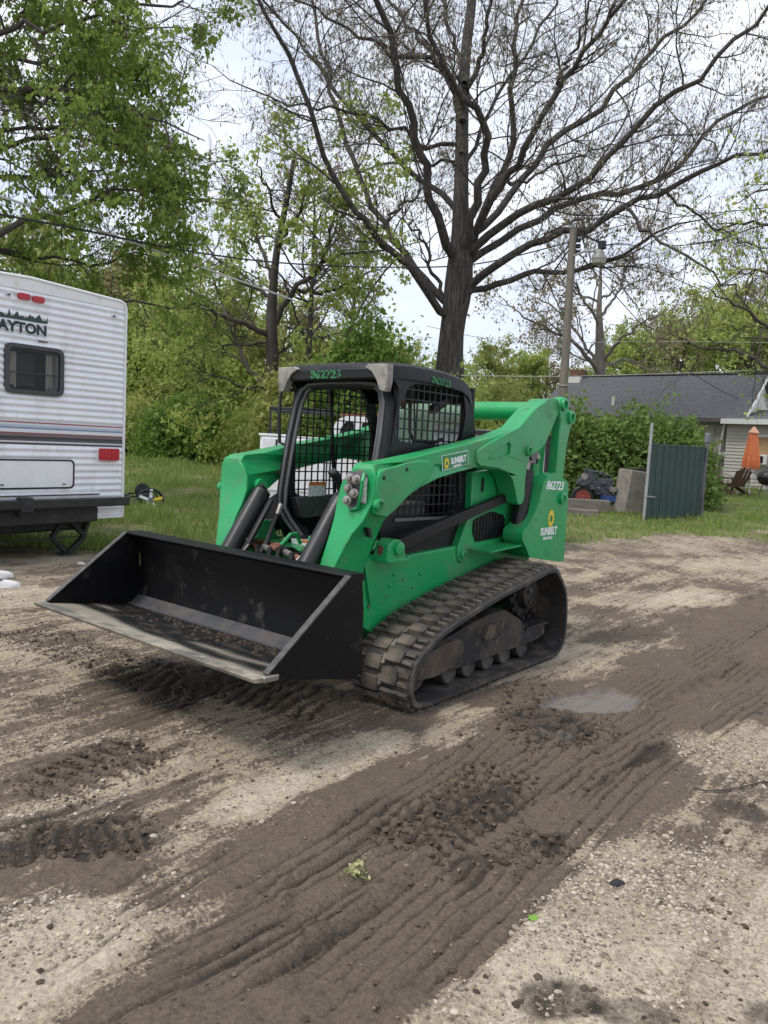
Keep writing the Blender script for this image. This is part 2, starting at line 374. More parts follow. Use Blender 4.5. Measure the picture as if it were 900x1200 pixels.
# ------------------------------------------------------------------ ground
def axis_pts(lo, hi, step, far_lo, far_hi, g=1.09):
    mid = list(np.arange(lo, hi, step)); a = []; p = lo; s = step
    while p > far_lo: s *= g; p -= s; a.append(p)
    b = []; p = mid[-1]; s = step
    while p < far_hi: s *= g; p += s; b.append(p)
    return np.array(a[::-1] + mid + b)
GX = axis_pts(-3.9, 5.2, 0.0145, -260, 260); GY = axis_pts(1.55, 8.2, 0.0145, -40, 420)
gx, gy = np.meshgrid(GX, GY); gxf = gx.ravel(); gyf = gy.ravel()
wob = (fbm(gxf * 1.3, gyf * 1.3, 3, 40) - .5)
def polyd(pts):
    """lateral distance, arc length along, fade at the ends for a ground polyline"""
    P = np.array([gp(*p)[:2] for p in pts]); best = np.full(gxf.shape, 1e9); lat = np.full(gxf.shape, 1e9); arc = np.zeros(gxf.shape); acc = 0; end = np.zeros(gxf.shape)
    for i in range(len(P) - 1):
        a, b = P[i], P[i + 1]; d = b - a; L = np.hypot(*d); d = d / L; rx = gxf - a[0]; ry = gyf - a[1]
        t = np.clip(rx * d[0] + ry * d[1], 0, L); dx = rx - t * d[0]; dy = ry - t * d[1]; dist = np.hypot(dx, dy); m = dist < best
        best = np.where(m, dist, best); lat = np.where(m, rx * -d[1] + ry * d[0], lat); arc = np.where(m, acc + t, arc); acc += L
    return best, lat, arc, acc
z = base_z(gxf, gyf) + 0.05 * (fbm(gxf * .5, gyf * .5, 3, 1) - .5)
near = sstep(14, 9, gyf) * sstep(9, 6, np.abs(gxf))
clod = fbm(gxf * 5, gyf * 5, 5, 2)
z += near * (0.030 * (clod - .5) + 0.012 * (fbm(gxf * 22, gyf * 22, 3, 3) - .5))
# soil kinds: 0 brown mud .. ; dry = pale sand ; dark = wet black soil, plus painted groove shade and bucket shadow
dry = np.full(gxf.shape, 0.52); dark = np.zeros(gxf.shape); grav = np.full(gxf.shape, 0.25); damp = np.zeros(gxf.shape); loose = np.zeros(gxf.shape)
def blob(px, py, rx, ry, arr, amt, ang=0.0, edge=0.55, ns=3.0):
    """soft irregular patch: centre given on the ground, radii in metres"""
    c = gp(px, py); dx = gxf - c[0]; dy = gyf - c[1]; ca, sa = math.cos(ang), math.sin(ang)
    u = (dx * ca + dy * sa) / rx; v = (-dx * sa + dy * ca) / ry
    d = np.sqrt(u * u + v * v) + 0.75 * (fbm(gxf * ns, gyf * ns, 4, int(px) % 23) - .5)
    arr += amt * sstep(1.0, edge, d)
RA = math.atan2(gp(900, 765)[1] - gp(300, 1200)[1], gp(900, 765)[0] - gp(300, 1200)[0])
# the muddy lane that runs diagonally through the yard
b_, l_, a_, t_ = polyd([(190, 1260), (420, 1100), (600, 940), (740, 850), (900, 750), (1050, 680)])
lane = sstep(1.45, .15, b_ / (0.62 + 0.07 * a_) + 1.9 * wob + 1.0 * (fbm(gxf * 4, gyf * 4, 4, 41) - .5))
dry -= 0.45 * lane; dark += 0.02 * lane
for px, py, rx, ry in ((330, 1000, .9, .3), (150, 830, .8, .35), (450, 1130, .7, .3), (60, 900, .6, .25)): blob(px, py, rx, ry, dry, -.30, RA)
for px, py, rx, ry, am, ag in [(120, 1090, .62, .28, .75, RA), (40, 1130, .4, .3, .4, RA), (235, 1000, .35, .2, .35, RA), (370, 905, .75, .22, .75, RA), (540, 848, .42, .22, .75, RA + .3),
        (790, 1080, .9, .6, .55, RA), (700, 1150, .5, .3, .35, RA), (860, 870, .6, .3, .45, RA), (560, 1180, .28, .14, .5, RA), (640, 1120, .3, .2, .4, RA),
        (780, 700, 1.5, .5, .55, .5), (720, 760, .9, .3, .4, .55), (870, 660, 2., .7, .5, .4), (30, 770, .7, .4, .3, .2), (60, 700, 1.2, .5, .45, .1), (100, 660, 1.5, .4, .3, 0), (180, 905, .35, .14, .4, RA)]:
    blob(px, py, rx, ry, dry, am, ag)
for px, py, rx, ry, am, ag in [(300, 805, .85, .5, .34, .5), (400, 850, .5, .25, .25, .3), (220, 790, .5, .35, .4, .2), (70, 965, .42, .2, .5, .35), (150, 985, .3, .12, .45, .1), (640, 845, .30, .30, .5, .2), (540, 945, .42, .17, .35, RA),  # blobs under the bucket mix dark soil with its painted shadow
        (875, 950, .17, .15, .6, .2), (660, 1165, .17, .1, .55, .2), (745, 1185, .14, .09, .5, 0), (690, 820, .34, .17, .2, .5), (900, 1190, .12, .1, .45, 0), (560, 1010, .2, .1, .45, RA), (640, 985, .14, .07, .5, RA), (20, 1000, .3, .12, .5, .2),
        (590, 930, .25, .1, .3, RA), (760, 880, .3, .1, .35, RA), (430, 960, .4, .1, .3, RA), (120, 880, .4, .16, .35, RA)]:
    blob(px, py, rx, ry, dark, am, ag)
blob(692, 822, .50, .20, damp, 1.0, .5); blob(655, 860, .15, .1, damp, .4)
for px, py, rx, ry, am in [(800, 1100, .9, .6, .8), (690, 1000, .5, .25, .7), (100, 1080, .6, .3, .5), (860, 900, .7, .4, .5), (120, 670, 1.2, .5, .7), (600, 1150, .4, .25, .7)]:
    blob(px, py, rx, ry, grav, am, RA)
dry += 0.75 * (fbm(gxf * 2.2, gyf * 2.2, 5, 44) - .5) + 0.42 * (fbm(gxf * 1.1 + gyf * .2, gyf * 1.1 - gxf * .7, 4, 8) - .5) + 0.55 * (fbm(gxf * 4, gyf * 4, 4, 9) - .5) * 1.2
# long streaks along the lane
ca, sa = math.cos(RA), math.sin(RA); su = gxf * ca + gyf * sa; sv = -gxf * sa + gyf * ca
dry += near * (0.55 * (fbm(su * .7, sv * 9, 4, 12) - .5) + .5 * (fbm(su * 1.1, sv * 24, 3, 13) - .5))
z += near * (.008 * (fbm(su * .9, sv * 14, 3, 15) - .5) + .005 * (fbm(su * 1.6, sv * 34, 2, 16) - .5))
dark += near * 0.25 * sstep(.58, .75, fbm(su * 1.2, sv * 12, 3, 14))
grav -= .5 * lane; grav = np.clip(grav, 0, 2)
# tyre ruts with fine rib marks
for pts, w, dep in [([(290, 1215), (450, 1085), (560, 1000), (700, 895), (800, 830), (905, 762)], .15, .030), ([(40, 1215), (330, 1065), (600, 905), (760, 805), (905, 722)], .14, .016), ([(430, 1205), (600, 1050), (760, 895), (905, 805)], .12, .014),
        ([(-10, 850), (120, 808), (210, 785)], .16, .02), ([(110, 952), (200, 912), (290, 876)], .12, .02), ([(-20, 905), (120, 850), (260, 800)], .14, .012), ([(670, 722), (760, 692), (905, 652)], .17, .03), ([(668, 694), (780, 662), (905, 640)], .17, .03),
        ([(672, 760), (800, 720), (905, 690)], .17, .02), ([(250, 1090), (430, 970), (600, 850)], .13, .012), ([(140, 1215), (300, 1120), (470, 1010)], .13, .014), ([(-20, 1190), (140, 1060), (330, 960)], .13, .012)]:
    b, l, a, t = polyd(pts); l = l + .05 * wob; e = np.minimum(a, t - a); fade = sstep(0, .35, e) * (0.5 + fbm(su * .8, sv * 3, 3, 17))
    core = sstep(w, w * .7, np.abs(l)) * fade
    z -= dep * .6 * core - dep * .5 * np.exp(-((np.abs(l) - w * 1.12) / .03) ** 2) * fade * (0.4 + 1.2 * clod)
    lt = np.abs(((l / .058) % 1.0) - .5) * .058; gro = np.exp(-(lt / .0085) ** 2) * sstep(.32, .50, fbm(su * 1.2, sv * 4, 3, 19)); z -= core * .0055 * gro
    dark += core * (0.02 + .6 * gro); dry -= .15 * core  # rib grooves darkened in colour to stand in for their shade
# prints of the rubber tracks: cross ridges of kneaded mud
for pts, w, dep, sp in [([(603, 800), (632, 842), (668, 885)], .24, .055, .085), ([(470, 1000), (540, 945), (600, 895)], .20, .045, .08), ([(30, 935), (110, 900), (190, 868)], .22, .035, .10), ([(0, 985), (100, 985), (195, 972)], .16, .03, .06),
        ([(20, 735), (110, 770), (210, 800)], .24, .04, .09), ([(640, 868), (690, 862), (720, 850)], .10, .03, .07), ([(580, 1020), (620, 985), (655, 965)], .13, .028, .07), ([(170, 790), (260, 800), (400, 830)], .3, .03, .09)]:
    b, l, a, t = polyd(pts); a2 = a + .10 * wob + .10 * (clod - .5) + .35 * l * (fbm(gxf * 2, gyf * 2, 2, 26) - .3); fade = sstep(-.02, .12, a) * sstep(-.02, .12, t - a) * sstep(w * 1.15, w * .75, b + .09 * (clod - .5))
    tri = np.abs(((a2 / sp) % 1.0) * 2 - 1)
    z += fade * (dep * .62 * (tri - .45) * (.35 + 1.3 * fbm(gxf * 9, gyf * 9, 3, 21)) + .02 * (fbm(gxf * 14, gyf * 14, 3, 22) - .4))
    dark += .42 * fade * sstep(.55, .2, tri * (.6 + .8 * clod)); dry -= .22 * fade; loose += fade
# lugs of soft mud and bits of crust everywhere on the bare soil
z += near * 0.014 * sstep(.60, .72, fbm(gxf * 7, gyf * 7, 4, 30)) * (0.3 + np.clip(1 - dry, 0, 1))
z -= damp * 0.02 + 0.012 * sstep(.3, 1, dark) * near
z = np.where(damp > .55, z * .35 + .65 * (-0.028), z)
# the loader's tracks press into the soil, the bed under them is flat
c_, s_ = math.cos(RAD(230.79)), math.sin(RAD(230.79)); mxl = (gxf + .530) * c_ + (gyf - 4.851) * s_; myl = -(gxf + .530) * s_ + (gyf - 4.851) * c_
und = sstep(.12, .0, np.maximum(np.maximum(mxl - .05, -1.95 - mxl), np.abs(np.abs(myl) - .76) - .24))
z = z * (1 - und) + und * np.minimum(z, 0.004)
# lawns: outside this outline there is grass
edge_w = 3.0 * (fbm(gxf * .6, gyf * .6, 4, 33) - .5) + 1.6 * (fbm(gxf * 2.4, gyf * 2.4, 3, 34) - .5)
lawn_r = sstep(-.5, .5, gyf - (13.6 + 0.33 * np.clip(gxf - 2, 0, 30)) + edge_w * 1.3)
lawn_l = sstep(-.6, .6, gyf - (10.9 + np.clip(gxf + 2.2, -1.2, 9) * 1.1) + edge_w)
lawn = np.where(gxf < 1.5, lawn_l, lawn_r)
LAWN = (GX, GY, lawn.reshape(gx.shape))
def lawn_at(x, y):
    i = np.clip(np.searchsorted(GX, x), 0, len(GX) - 1); j = np.clip(np.searchsorted(GY, y), 0, len(GY) - 1); return LAWN[2][j, i]
ZG = z.reshape(gx.shape)
def ground_z(x, y):
    i = np.clip(np.searchsorted(GX, x), 0, len(GX) - 1); j = np.clip(np.searchsorted(GY, y), 0, len(GY) - 1); return ZG[j, i]
nx, ny = len(GX), len(GY); ii = (np.arange(ny - 1)[:, None] * nx + np.arange(nx - 1)[None, :]).ravel()
gf = np.stack([ii, ii + 1, ii + nx + 1, ii + nx], 1)
gm = bpy.data.materials.new('muddy_sandy_yard'); gm.use_nodes = True; gt = gm.node_tree; GL = gt.links.new; gb = gt.nodes['Principled BSDF']
def A(n): a = gt.nodes.new('ShaderNodeAttribute'); a.attribute_name = n; return a.outputs['Fac']
def MIX(fac, a, b, t='RGBA', bt='MIX'):
    m = gt.nodes.new('ShaderNodeMix'); m.data_type = t; m.blend_type = bt if t == 'RGBA' else 'MIX'
    for s, v in ((m.inputs['Factor'], fac), (m.inputs['A'], a), (m.inputs['B'], b)):
        if isinstance(v, (int, float)): s.default_value = v
        elif isinstance(v, tuple): s.default_value = (*v, 1)
        else: GL(v, s)
    return m.outputs['Result']
def NS(scale, detail=6.0, rough=0.6):
    n = N(gt, 'ShaderNodeTexNoise', Scale=scale, Detail=detail, Roughness=rough); GL(gco.outputs['Object'], n.inputs['Vector']); return n.outputs['Fac']
def MR(v, a, b, c=0.0, d=1.0):
    n = N(gt, 'ShaderNodeMapRange', From_Min=a, From_Max=b, To_Min=c, To_Max=d); GL(v, n.inputs['Value']); return n.outputs['Result']
def MA(op, a, b):
    n = gt.nodes.new('ShaderNodeMath'); n.operation = op
    for s, v in ((n.inputs[0], a), (n.inputs[1], b)):
        if isinstance(v, (int, float)): s.default_value = v
        else: GL(v, s)
    return n.outputs[0]
gco = gt.nodes.new('ShaderNodeTexCoord')
f_ = NS(14, 8, .7); f2 = NS(60, 6, .65); f3 = NS(3.0, 6, .6)
gmp = gt.nodes.new('ShaderNodeMapping'); gmp.vector_type = 'POINT'; gmp.inputs['Rotation'].default_value = (0, 0, -RA); GL(gco.outputs['Object'], gmp.inputs['Vector'])
gmp2 = gt.nodes.new('ShaderNodeMapping'); gmp2.inputs['Scale'].default_value = (2.2, 22, 6); GL(gmp.outputs['Vector'], gmp2.inputs['Vector'])
fsn = N(gt, 'ShaderNodeTexNoise', Scale=1.0, Detail=7.0, Roughness=0.65); GL(gmp2.outputs['Vector'], fsn.inputs['Vector']); fs_ = fsn.outputs['Fac']
dryv = MA('ADD', MA('ADD', A('dry'), MR(fs_, .3, .7, -.36, .36)), MA('ADD', MR(f_, .3, .7, -.22, .22), MA('ADD', MR(f2, .3, .7, -.22, .22), MR(NS(170, 4, .6), .3, .7, -.16, .16))))
c1 = MIX(MR(dryv, .38, .68), (0.130, 0.097, 0.071), (0.350, 0.284, 0.205))
c1 = MIX(MR(dryv, .85, 1.35), c1, (0.47, 0.395, 0.30))
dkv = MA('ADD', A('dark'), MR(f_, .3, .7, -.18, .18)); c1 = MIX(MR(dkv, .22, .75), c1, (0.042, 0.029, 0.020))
vo = N(gt, 'ShaderNodeTexVoronoi', Scale=85.0, Randomness=1.0); GL(gco.outputs['Object'], vo.inputs['Vector'])
peb = MA('MULTIPLY', MR(vo.outputs['Distance'], .32, .22), MR(MA('ADD', A('grav'), MR(f3, .35, .65, -.25, .25)), .25, .9))
sep = gt.nodes.new('ShaderNodeSeparateColor'); GL(vo.outputs['Color'], sep.inputs['Color'])
peb = MA('MULTIPLY', peb, MR(sep.outputs[0], .45, .55)); pc = MIX(sep.outputs[1], (0.17, 0.135, 0.10), (0.44, 0.385, 0.31))
c1 = MIX(MA('MULTIPLY', peb, .85), c1, pc)
c1 = MIX(1.0, c1, MR(f2, .3, .7, .66, 1.32), bt='MULTIPLY')
gr = MIX(MR(f3, .35, .65), (0.11, 0.12, 0.045), (0.22, 0.205, 0.095)); c1 = MIX(MR(MA('ADD', A('lawn'), MR(f_, .3, .7, -.3, .3)), .35, .75), c1, gr)
wet = A('damp'); c1 = MIX(MA('MULTIPLY', wet, .7), c1, (0.17, 0.15, 0.135))
GL(c1, gb.inputs['Base Color'])
ro = MIX(MR(dkv, .1, .7), .88, .62, 'FLOAT'); ro = MIX(wet, ro, .22, 'FLOAT'); GL(ro, gb.inputs['Roughness']); gb.inputs['Specular IOR Level'].default_value = 0.35
hh = MA('ADD', MA('MULTIPLY', f2, .5), MA('ADD', MA('ADD', MA('MULTIPLY', f_, 1.2), MA('MULTIPLY', fs_, .7)), MA('MULTIPLY', peb, .8)))
hh = MA('MULTIPLY', hh, MR(wet, .2, .8, 1.0, .1))
bp = N(gt, 'ShaderNodeBump', Strength=1.0, Distance=0.018); GL(hh, bp.inputs['Height']); GL(bp.outputs['Normal'], gb.inputs['Normal'])
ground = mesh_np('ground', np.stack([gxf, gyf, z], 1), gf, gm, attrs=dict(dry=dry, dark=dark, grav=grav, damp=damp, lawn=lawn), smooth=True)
tag(ground, 'bare muddy yard of brown wet soil and pale sand with tyre ruts', kind='structure')

# loose stones and mud clods lying on the soil
def rock_cloud(name, n, rad, dens, mat, seedv, label, flat=.6, ymax=9.0, lift=.25):
    r = np.random.default_rng(seedv); pts = []
    while len(pts) < n:
        x = r.uniform(-3.8, 5.0, 4000); y = 1.5 + (ymax - 1.5) * r.random(4000) ** 1.5; d = dens(x, y); k = r.random(4000) < d
        pts += list(zip(x[k], y[k]))
    P = np.array(pts[:n]); s = rad[0] * (rad[1] / rad[0]) ** (r.random(n) ** 2.0)
    ico = np.array([(0, 0, 1), (.9, 0, .3), (.28, .85, .35), (-.72, .53, .3), (-.72, -.53, .35), (.28, -.85, .3), (.7, .5, -.5), (-.3, .85, -.5), (-.85, 0, -.45), (-.3, -.85, -.5), (.7, -.5, -.45)])
    fc = np.array([(0, 1, 2), (0, 2, 3), (0, 3, 4), (0, 4, 5), (0, 5, 1), (1, 6, 2), (2, 7, 3), (3, 8, 4), (4, 9, 5), (5, 10, 1), (2, 6, 7), (3, 7, 8), (4, 8, 9), (5, 9, 10), (1, 10, 6)])
    V = ico[None] * (1 + .5 * (r.random((n, 11, 1)) - .5)) * s[:, None, None] * np.stack([r.uniform(.7, 1.35, n), r.uniform(.7, 1.1, n), r.uniform(.4, flat + .25, n)], 1)[:, None, :]
    an = r.uniform(0, 6.28, n); c, q = np.cos(an)[:, None], np.sin(an)[:, None]
    V = np.stack([V[..., 0] * c - V[..., 1] * q, V[..., 0] * q + V[..., 1] * c, V[..., 2]], 2)
    V += np.stack([P[:, 0], P[:, 1], ground_z(P[:, 0], P[:, 1]) + s * lift], 1)[:, None, :]
    F = (fc[None] + (np.arange(n) * 11)[:, None, None]).reshape(-1, 3)
    o = mesh_np(name, V.reshape(-1, 3), F, mat, attrs=dict(tint=np.repeat(r.random(n), 11)), smooth=False); tag(o, label, kind='stuff'); return o
def GRD(arr):
    g = arr.reshape(gx.shape)
    return lambda x, y: g[np.clip(np.searchsorted(GY, y), 0, ny - 1), np.clip(np.searchsorted(GX, x), 0, nx - 1)]
gravd, darkd, dryd, loosed, lawnd, dampd = GRD(grav), GRD(dark), GRD(dry), GRD(loose), GRD(lawn), GRD(damp)
def stonemat(name, c1, c2):
    m = leafmat(name, c1, c2, 0.0); m.node_tree.nodes['Principled BSDF'].inputs['Roughness'].default_value = .85; return m
offp = lambda x, y: (np.abs(((x + .53) * c_ + (y - 4.851) * s_) + .9) > 1.2) | (np.abs(-(x + .53) * s_ + (y - 4.851) * c_) > 1.1)
rock_cloud('gravel', 26000, (.0020, .0125), lambda x, y: np.clip(gravd(x, y) ** 1.6 * 1.5 * sstep(.3, .7, fbm(x * 2.5, y * 2.5, 3, 55)) * (1 - .6 * np.clip(darkd(x, y), 0, 1)), 0.012, 1) * (dampd(x, y) < .3) * (dryd(x, y) > .35) * offp(x, y) * (lawnd(x, y) < .4), stonemat('gravel_stones', (0.13, 0.10, 0.078), (0.50, 0.435, 0.345)), 3, 'scattered pale gravel stones lying on the sandy soil', .5, 5.5, .1)
rock_cloud('mud_clods', 9000, (.004, .017), lambda x, y: np.clip(loosed(x, y) * .7 + .12 * np.clip(darkd(x, y), 0, 1) + .02, 0, 1) * (dampd(x, y) < .3) * offp(x, y) * (lawnd(x, y) < .4), stonemat('mud_clod_soil', (0.048, 0.034, 0.024), (0.105, 0.077, 0.056)), 4, 'dark crumbled mud clods along the track prints', .6, 9.0, -.05)
rock_cloud('dirt_crumbs', 12000, (.002, .008), lambda x, y: .5 * offp(x, y) * (dampd(x, y) < .3) * (lawnd(x, y) < .4), stonemat('dirt_crumb_soil', (0.06, 0.044, 0.032), (0.22, 0.178, 0.13)), 6, 'fine brown crumbs of soil strewn over the yard', .8)
# ------------------------------------------------------------------ the track loader (x forward, y to its left, z up)
LD = empty('track_loader', (-0.530, 4.851, 0.0), RAD(230.79))
tag(LD, 'green compact track loader with black cab and raised black bucket', 'loader')
G = mt['green']
# --- rubber tracks
trk = catmull([(0.075, .15), (.055, .25), (0, .345), (-.19, .455), (-.393, .518), (-.818, .612), (-1.318, .69), (-1.58, .728), (-1.70, .71), (-1.80, .63), (-1.90, .49), (-1.935, .28), (-1.91, .10), (-1.80, .01), (-1.6, 0), (-1.415, 0), (-.893, 0), (-.448, 0), (-.143, 0), (-.01, .02), (.05, .075)], 12)
_d = np.hypot(*(np.roll(trk, -1, 0) - trk).T); _s = np.concatenate([[0], np.cumsum(_d)]); _T = _s[-1]
def trk_at(s):
    s = s % _T; P = np.vstack([trk, trk[:1]])
    f = lambda q: np.array([np.interp(q % _T, _s, P[:, 0]), np.interp(q % _T, _s, P[:, 1])])
    p = f(s); t = f(s + .03) - f(s - .03); t /= np.hypot(*t); return p, t, np.array([t[1], -t[0]]) * 1.0
p_, t_, n_ = trk_at(_T * .7)
ctr = trk.mean(0)
SGN = 1.0 if np.dot(n_, p_ - ctr) > 0 else -1.0
NP = 37
def belt_mb(y0, y1):
    mb = MB(); m = 150; vs = []; fs = []
    for i in range(m):
        p, t, n = trk_at(i * _T / m); n = n * SGN
        o = p - n * .024; q = p - n * .055
        for (a, y) in ((o, y0 + .006), (o, y1 - .006), (o - n * .006, y1), (q, y1), (q, y0), (o - n * .006, y0)): vs.append((a[0], y, a[1]))
    for i in range(m):
        j = (i + 1) % m
        for k in range(6): fs.append((i * 6 + k, i * 6 + (k + 1) % 6, j * 6 + (k + 1) % 6, j * 6 + k))
    return mb.add(vs, fs)
lug = MB()      # local: x along the belt, y across (outer end at +), z outwards
def lugbox(x0, x1, y0, y1, h):
    tp = .005
    lug.add([(x0, y0, 0), (x1, y0, 0), (x1, y1, 0), (x0, y1, 0), (x0 + tp, y0 + tp, h), (x1 - tp, y0 + tp, h), (x1 - tp, y1 - tp, h), (x0 + tp, y1 - tp, h)], [(0, 3, 2, 1), (4, 5, 6, 7), (0, 1, 5, 4), (1, 2, 6, 5), (2, 3, 7, 6), (3, 0, 4, 7)])
lugbox(-.044, .044, -.1, .025, .024); lugbox(-.044, -.010, .025, .1, .024); lugbox(.012, .044, .025, .1, .022)
lugme = None
guide = MB(); guide.box(-.03, .03, -.013, .013, 0, .014); guideme = None
def place_on(o, s, y, flip=False):
    p, t, n = trk_at(s); n = n * SGN; o.location = (p[0] - n[0] * .025, y, p[1] - n[1] * .025)
    yv = Vector((0, -1 if flip else 1, 0)); zv = Vector((n[0], 0, n[1])); xv = yv.cross(zv)
    o.rotation_euler = Matrix((xv, yv, zv)).transposed().to_euler()
for sd_ in (1, -1):
    bl = belt_mb(.535 if sd_ > 0 else -.985, .985 if sd_ > 0 else -.535).build('track', mt['belt'], LD, smooth=40)
    for k in range(NP):
        for half in (0, 1):
            if lugme is None:
                o = lug.build('tread_lug', mt['rubber'], bl, smooth=0); lugme = o.data
            else: o = link('tread_lug', lugme, None, bl)
            yo = .868 if half else .652
            place_on(o, (k + .5 * half) * _T / NP, sd_ * yo, flip=(half == 0) ^ (sd_ < 0))
        if guideme is None:
            o = guide.build('track_link', mt['steel'], bl, smooth=0); guideme = o.data
        else: o = link('track_link', guideme, None, bl)
        place_on(o, (k + .25) * _T / NP, sd_ * .76)
# --- undercarriage
for sd_ in (1, -1):
    ya, yb = (.60, .885) if sd_ > 0 else (-.885, -.60)
    fr = MB().prism([(-.079, .155), (-.068, .267), (-.121, .302), (-.289, .341), (-.636, .405), (-.85, .435), (-.931, .447), (-1.131, .445), (-1.357, .345), (-1.45, .268), (-1.72, .268), (-1.755, .183), (-1.669, .165), (-1.55, .152), (-1.1, .150), (-.7, .148), (-.45, .146), (-.309, .140)], ya, yb).build('undercarriage_frame', mt['muddy_iron'], LD, bevel=.02, seg=3)
    e = .887 * sd_
    MB().prism(roundpoly([(-.10, .165), (-.10, .27), (-.30, .325), (-.52, .350), (-.60, .32), (-.60, .18), (-.3, .150)], .03), e - .004, e + .012 * sd_).build('cover_plate', pmat('mud_caked_plate', (0.075, 0.058, 0.043), .85, var=.5, scale=6, bump=.01, bscale=18, dirt=[((0.02, 0.019, 0.018), .8, 5, .48, .62)]), fr, bevel=.006)
    MB().prism(roundpoly([(-.83, .29), (-.88, .39), (-.97, .37), (-.96, .29)], .03), e, e + .03 * sd_).build('mud_lump', pmat('dried_mud', (0.10, 0.078, 0.055), .95, var=.4, bump=.008, bscale=30), fr, bevel=.01)
    MB().box(-1.76, -1.42, min(ya, yb) + .02, max(ya, yb) + .02, .262, .276).build('step_plate', mt['muddy_iron'], fr, bevel=.003)
    for x in (-.495, -.717, -.951, -1.173, -1.421):
        rl = MB().lathe([(.03, -.14), (.074, -.135), (.074, -.05), (.05, -.045), (.05, .045), (.074, .05), (.074, .13), (.066, .137), (.062, .12), (.025, .115)], (x, sd_ * .745, .130), (0, sd_, 0), 24).build('track_roller', mt['roller'], LD, smooth=35)
        pass
    MB().lathe([(.04, -.16), (.165, -.15), (.165, .10), (.145, .12), (.06, .11), (.06, .13)], (-.135, sd_ * .74, .225), (0, sd_, 0), 28).build('idler_wheel', mt['muddy_iron'], LD)
    sp = MB().lathe([(.05, -.14), (.19, -.06), (.19, .03), (.13, .04), (.12, .10), (.06, .12)], (-1.62, sd_ * .72, .50), (0, sd_, 0), 28).build('drive_sprocket', mt['muddy_iron'], LD)
    tm = MB()
    for k in range(14):
        a = k * 2 * math.pi / 14; c = (-1.62 + .195 * math.cos(a), .50 + .195 * math.sin(a)); tm.cyl((c[0], sd_ * .65, c[1]), (c[0], sd_ * .79, c[1]), .016, 8)
    tm.build('sprocket_teeth', mt['muddy_iron'], sp)
    for k in range(6):
        a = k * math.pi / 3 + .2; MB().cyl((-1.62 + .08 * math.cos(a), sd_ * .80, .5 + .08 * math.sin(a)), (-1.62 + .08 * math.cos(a), sd_ * .842, .5 + .08 * math.sin(a)), .012, 6).build('bolt', mt['muddy_iron'], sp)
    MB().box(-1.60, -.25, min(sd_ * .40, sd_ * .62), max(sd_ * .40, sd_ * .62), .2, .33).build('axle_beam', mt['muddy_iron'], LD, bevel=.01)
# --- chassis
ch = MB().prism([(-.02, .84), (-.32, .83), (-1.08, .855), (-1.9, .84), (-2.12, .70), (-2.12, .36), (-1.9, .30), (-.25, .30), (-.06, .42), (-.06, .51)], -.515, .515).build('chassis', G, LD, bevel=.012)
for x, z_ in ((-.10, .545), (-.30, .65), (-.34, .72), (-.44, .68), (-.62, .70), (-.55, .62)):
    MB().lathe([(.011, 0), (.011, .008), (.004, .01)], (x, .515, z_), (0, 1, 0), 10).build('bolt', mt['green'] if x < -.2 else mt['steel'], ch)
rear = MB().prism(roundpoly([(-1.5, .84), (-2.2, .70), (-2.27, .85), (-2.25, 1.30), (-2.05, 1.36), (-1.32, 1.42), (-1.32, .84)], .05), -.44, .44).build('engine_housing', G, LD, bevel=.012)
MB().box(-2.285, -2.268, -.40, .40, .78, 1.24).build('tailgate', mt['black'], rear, bevel=.006)
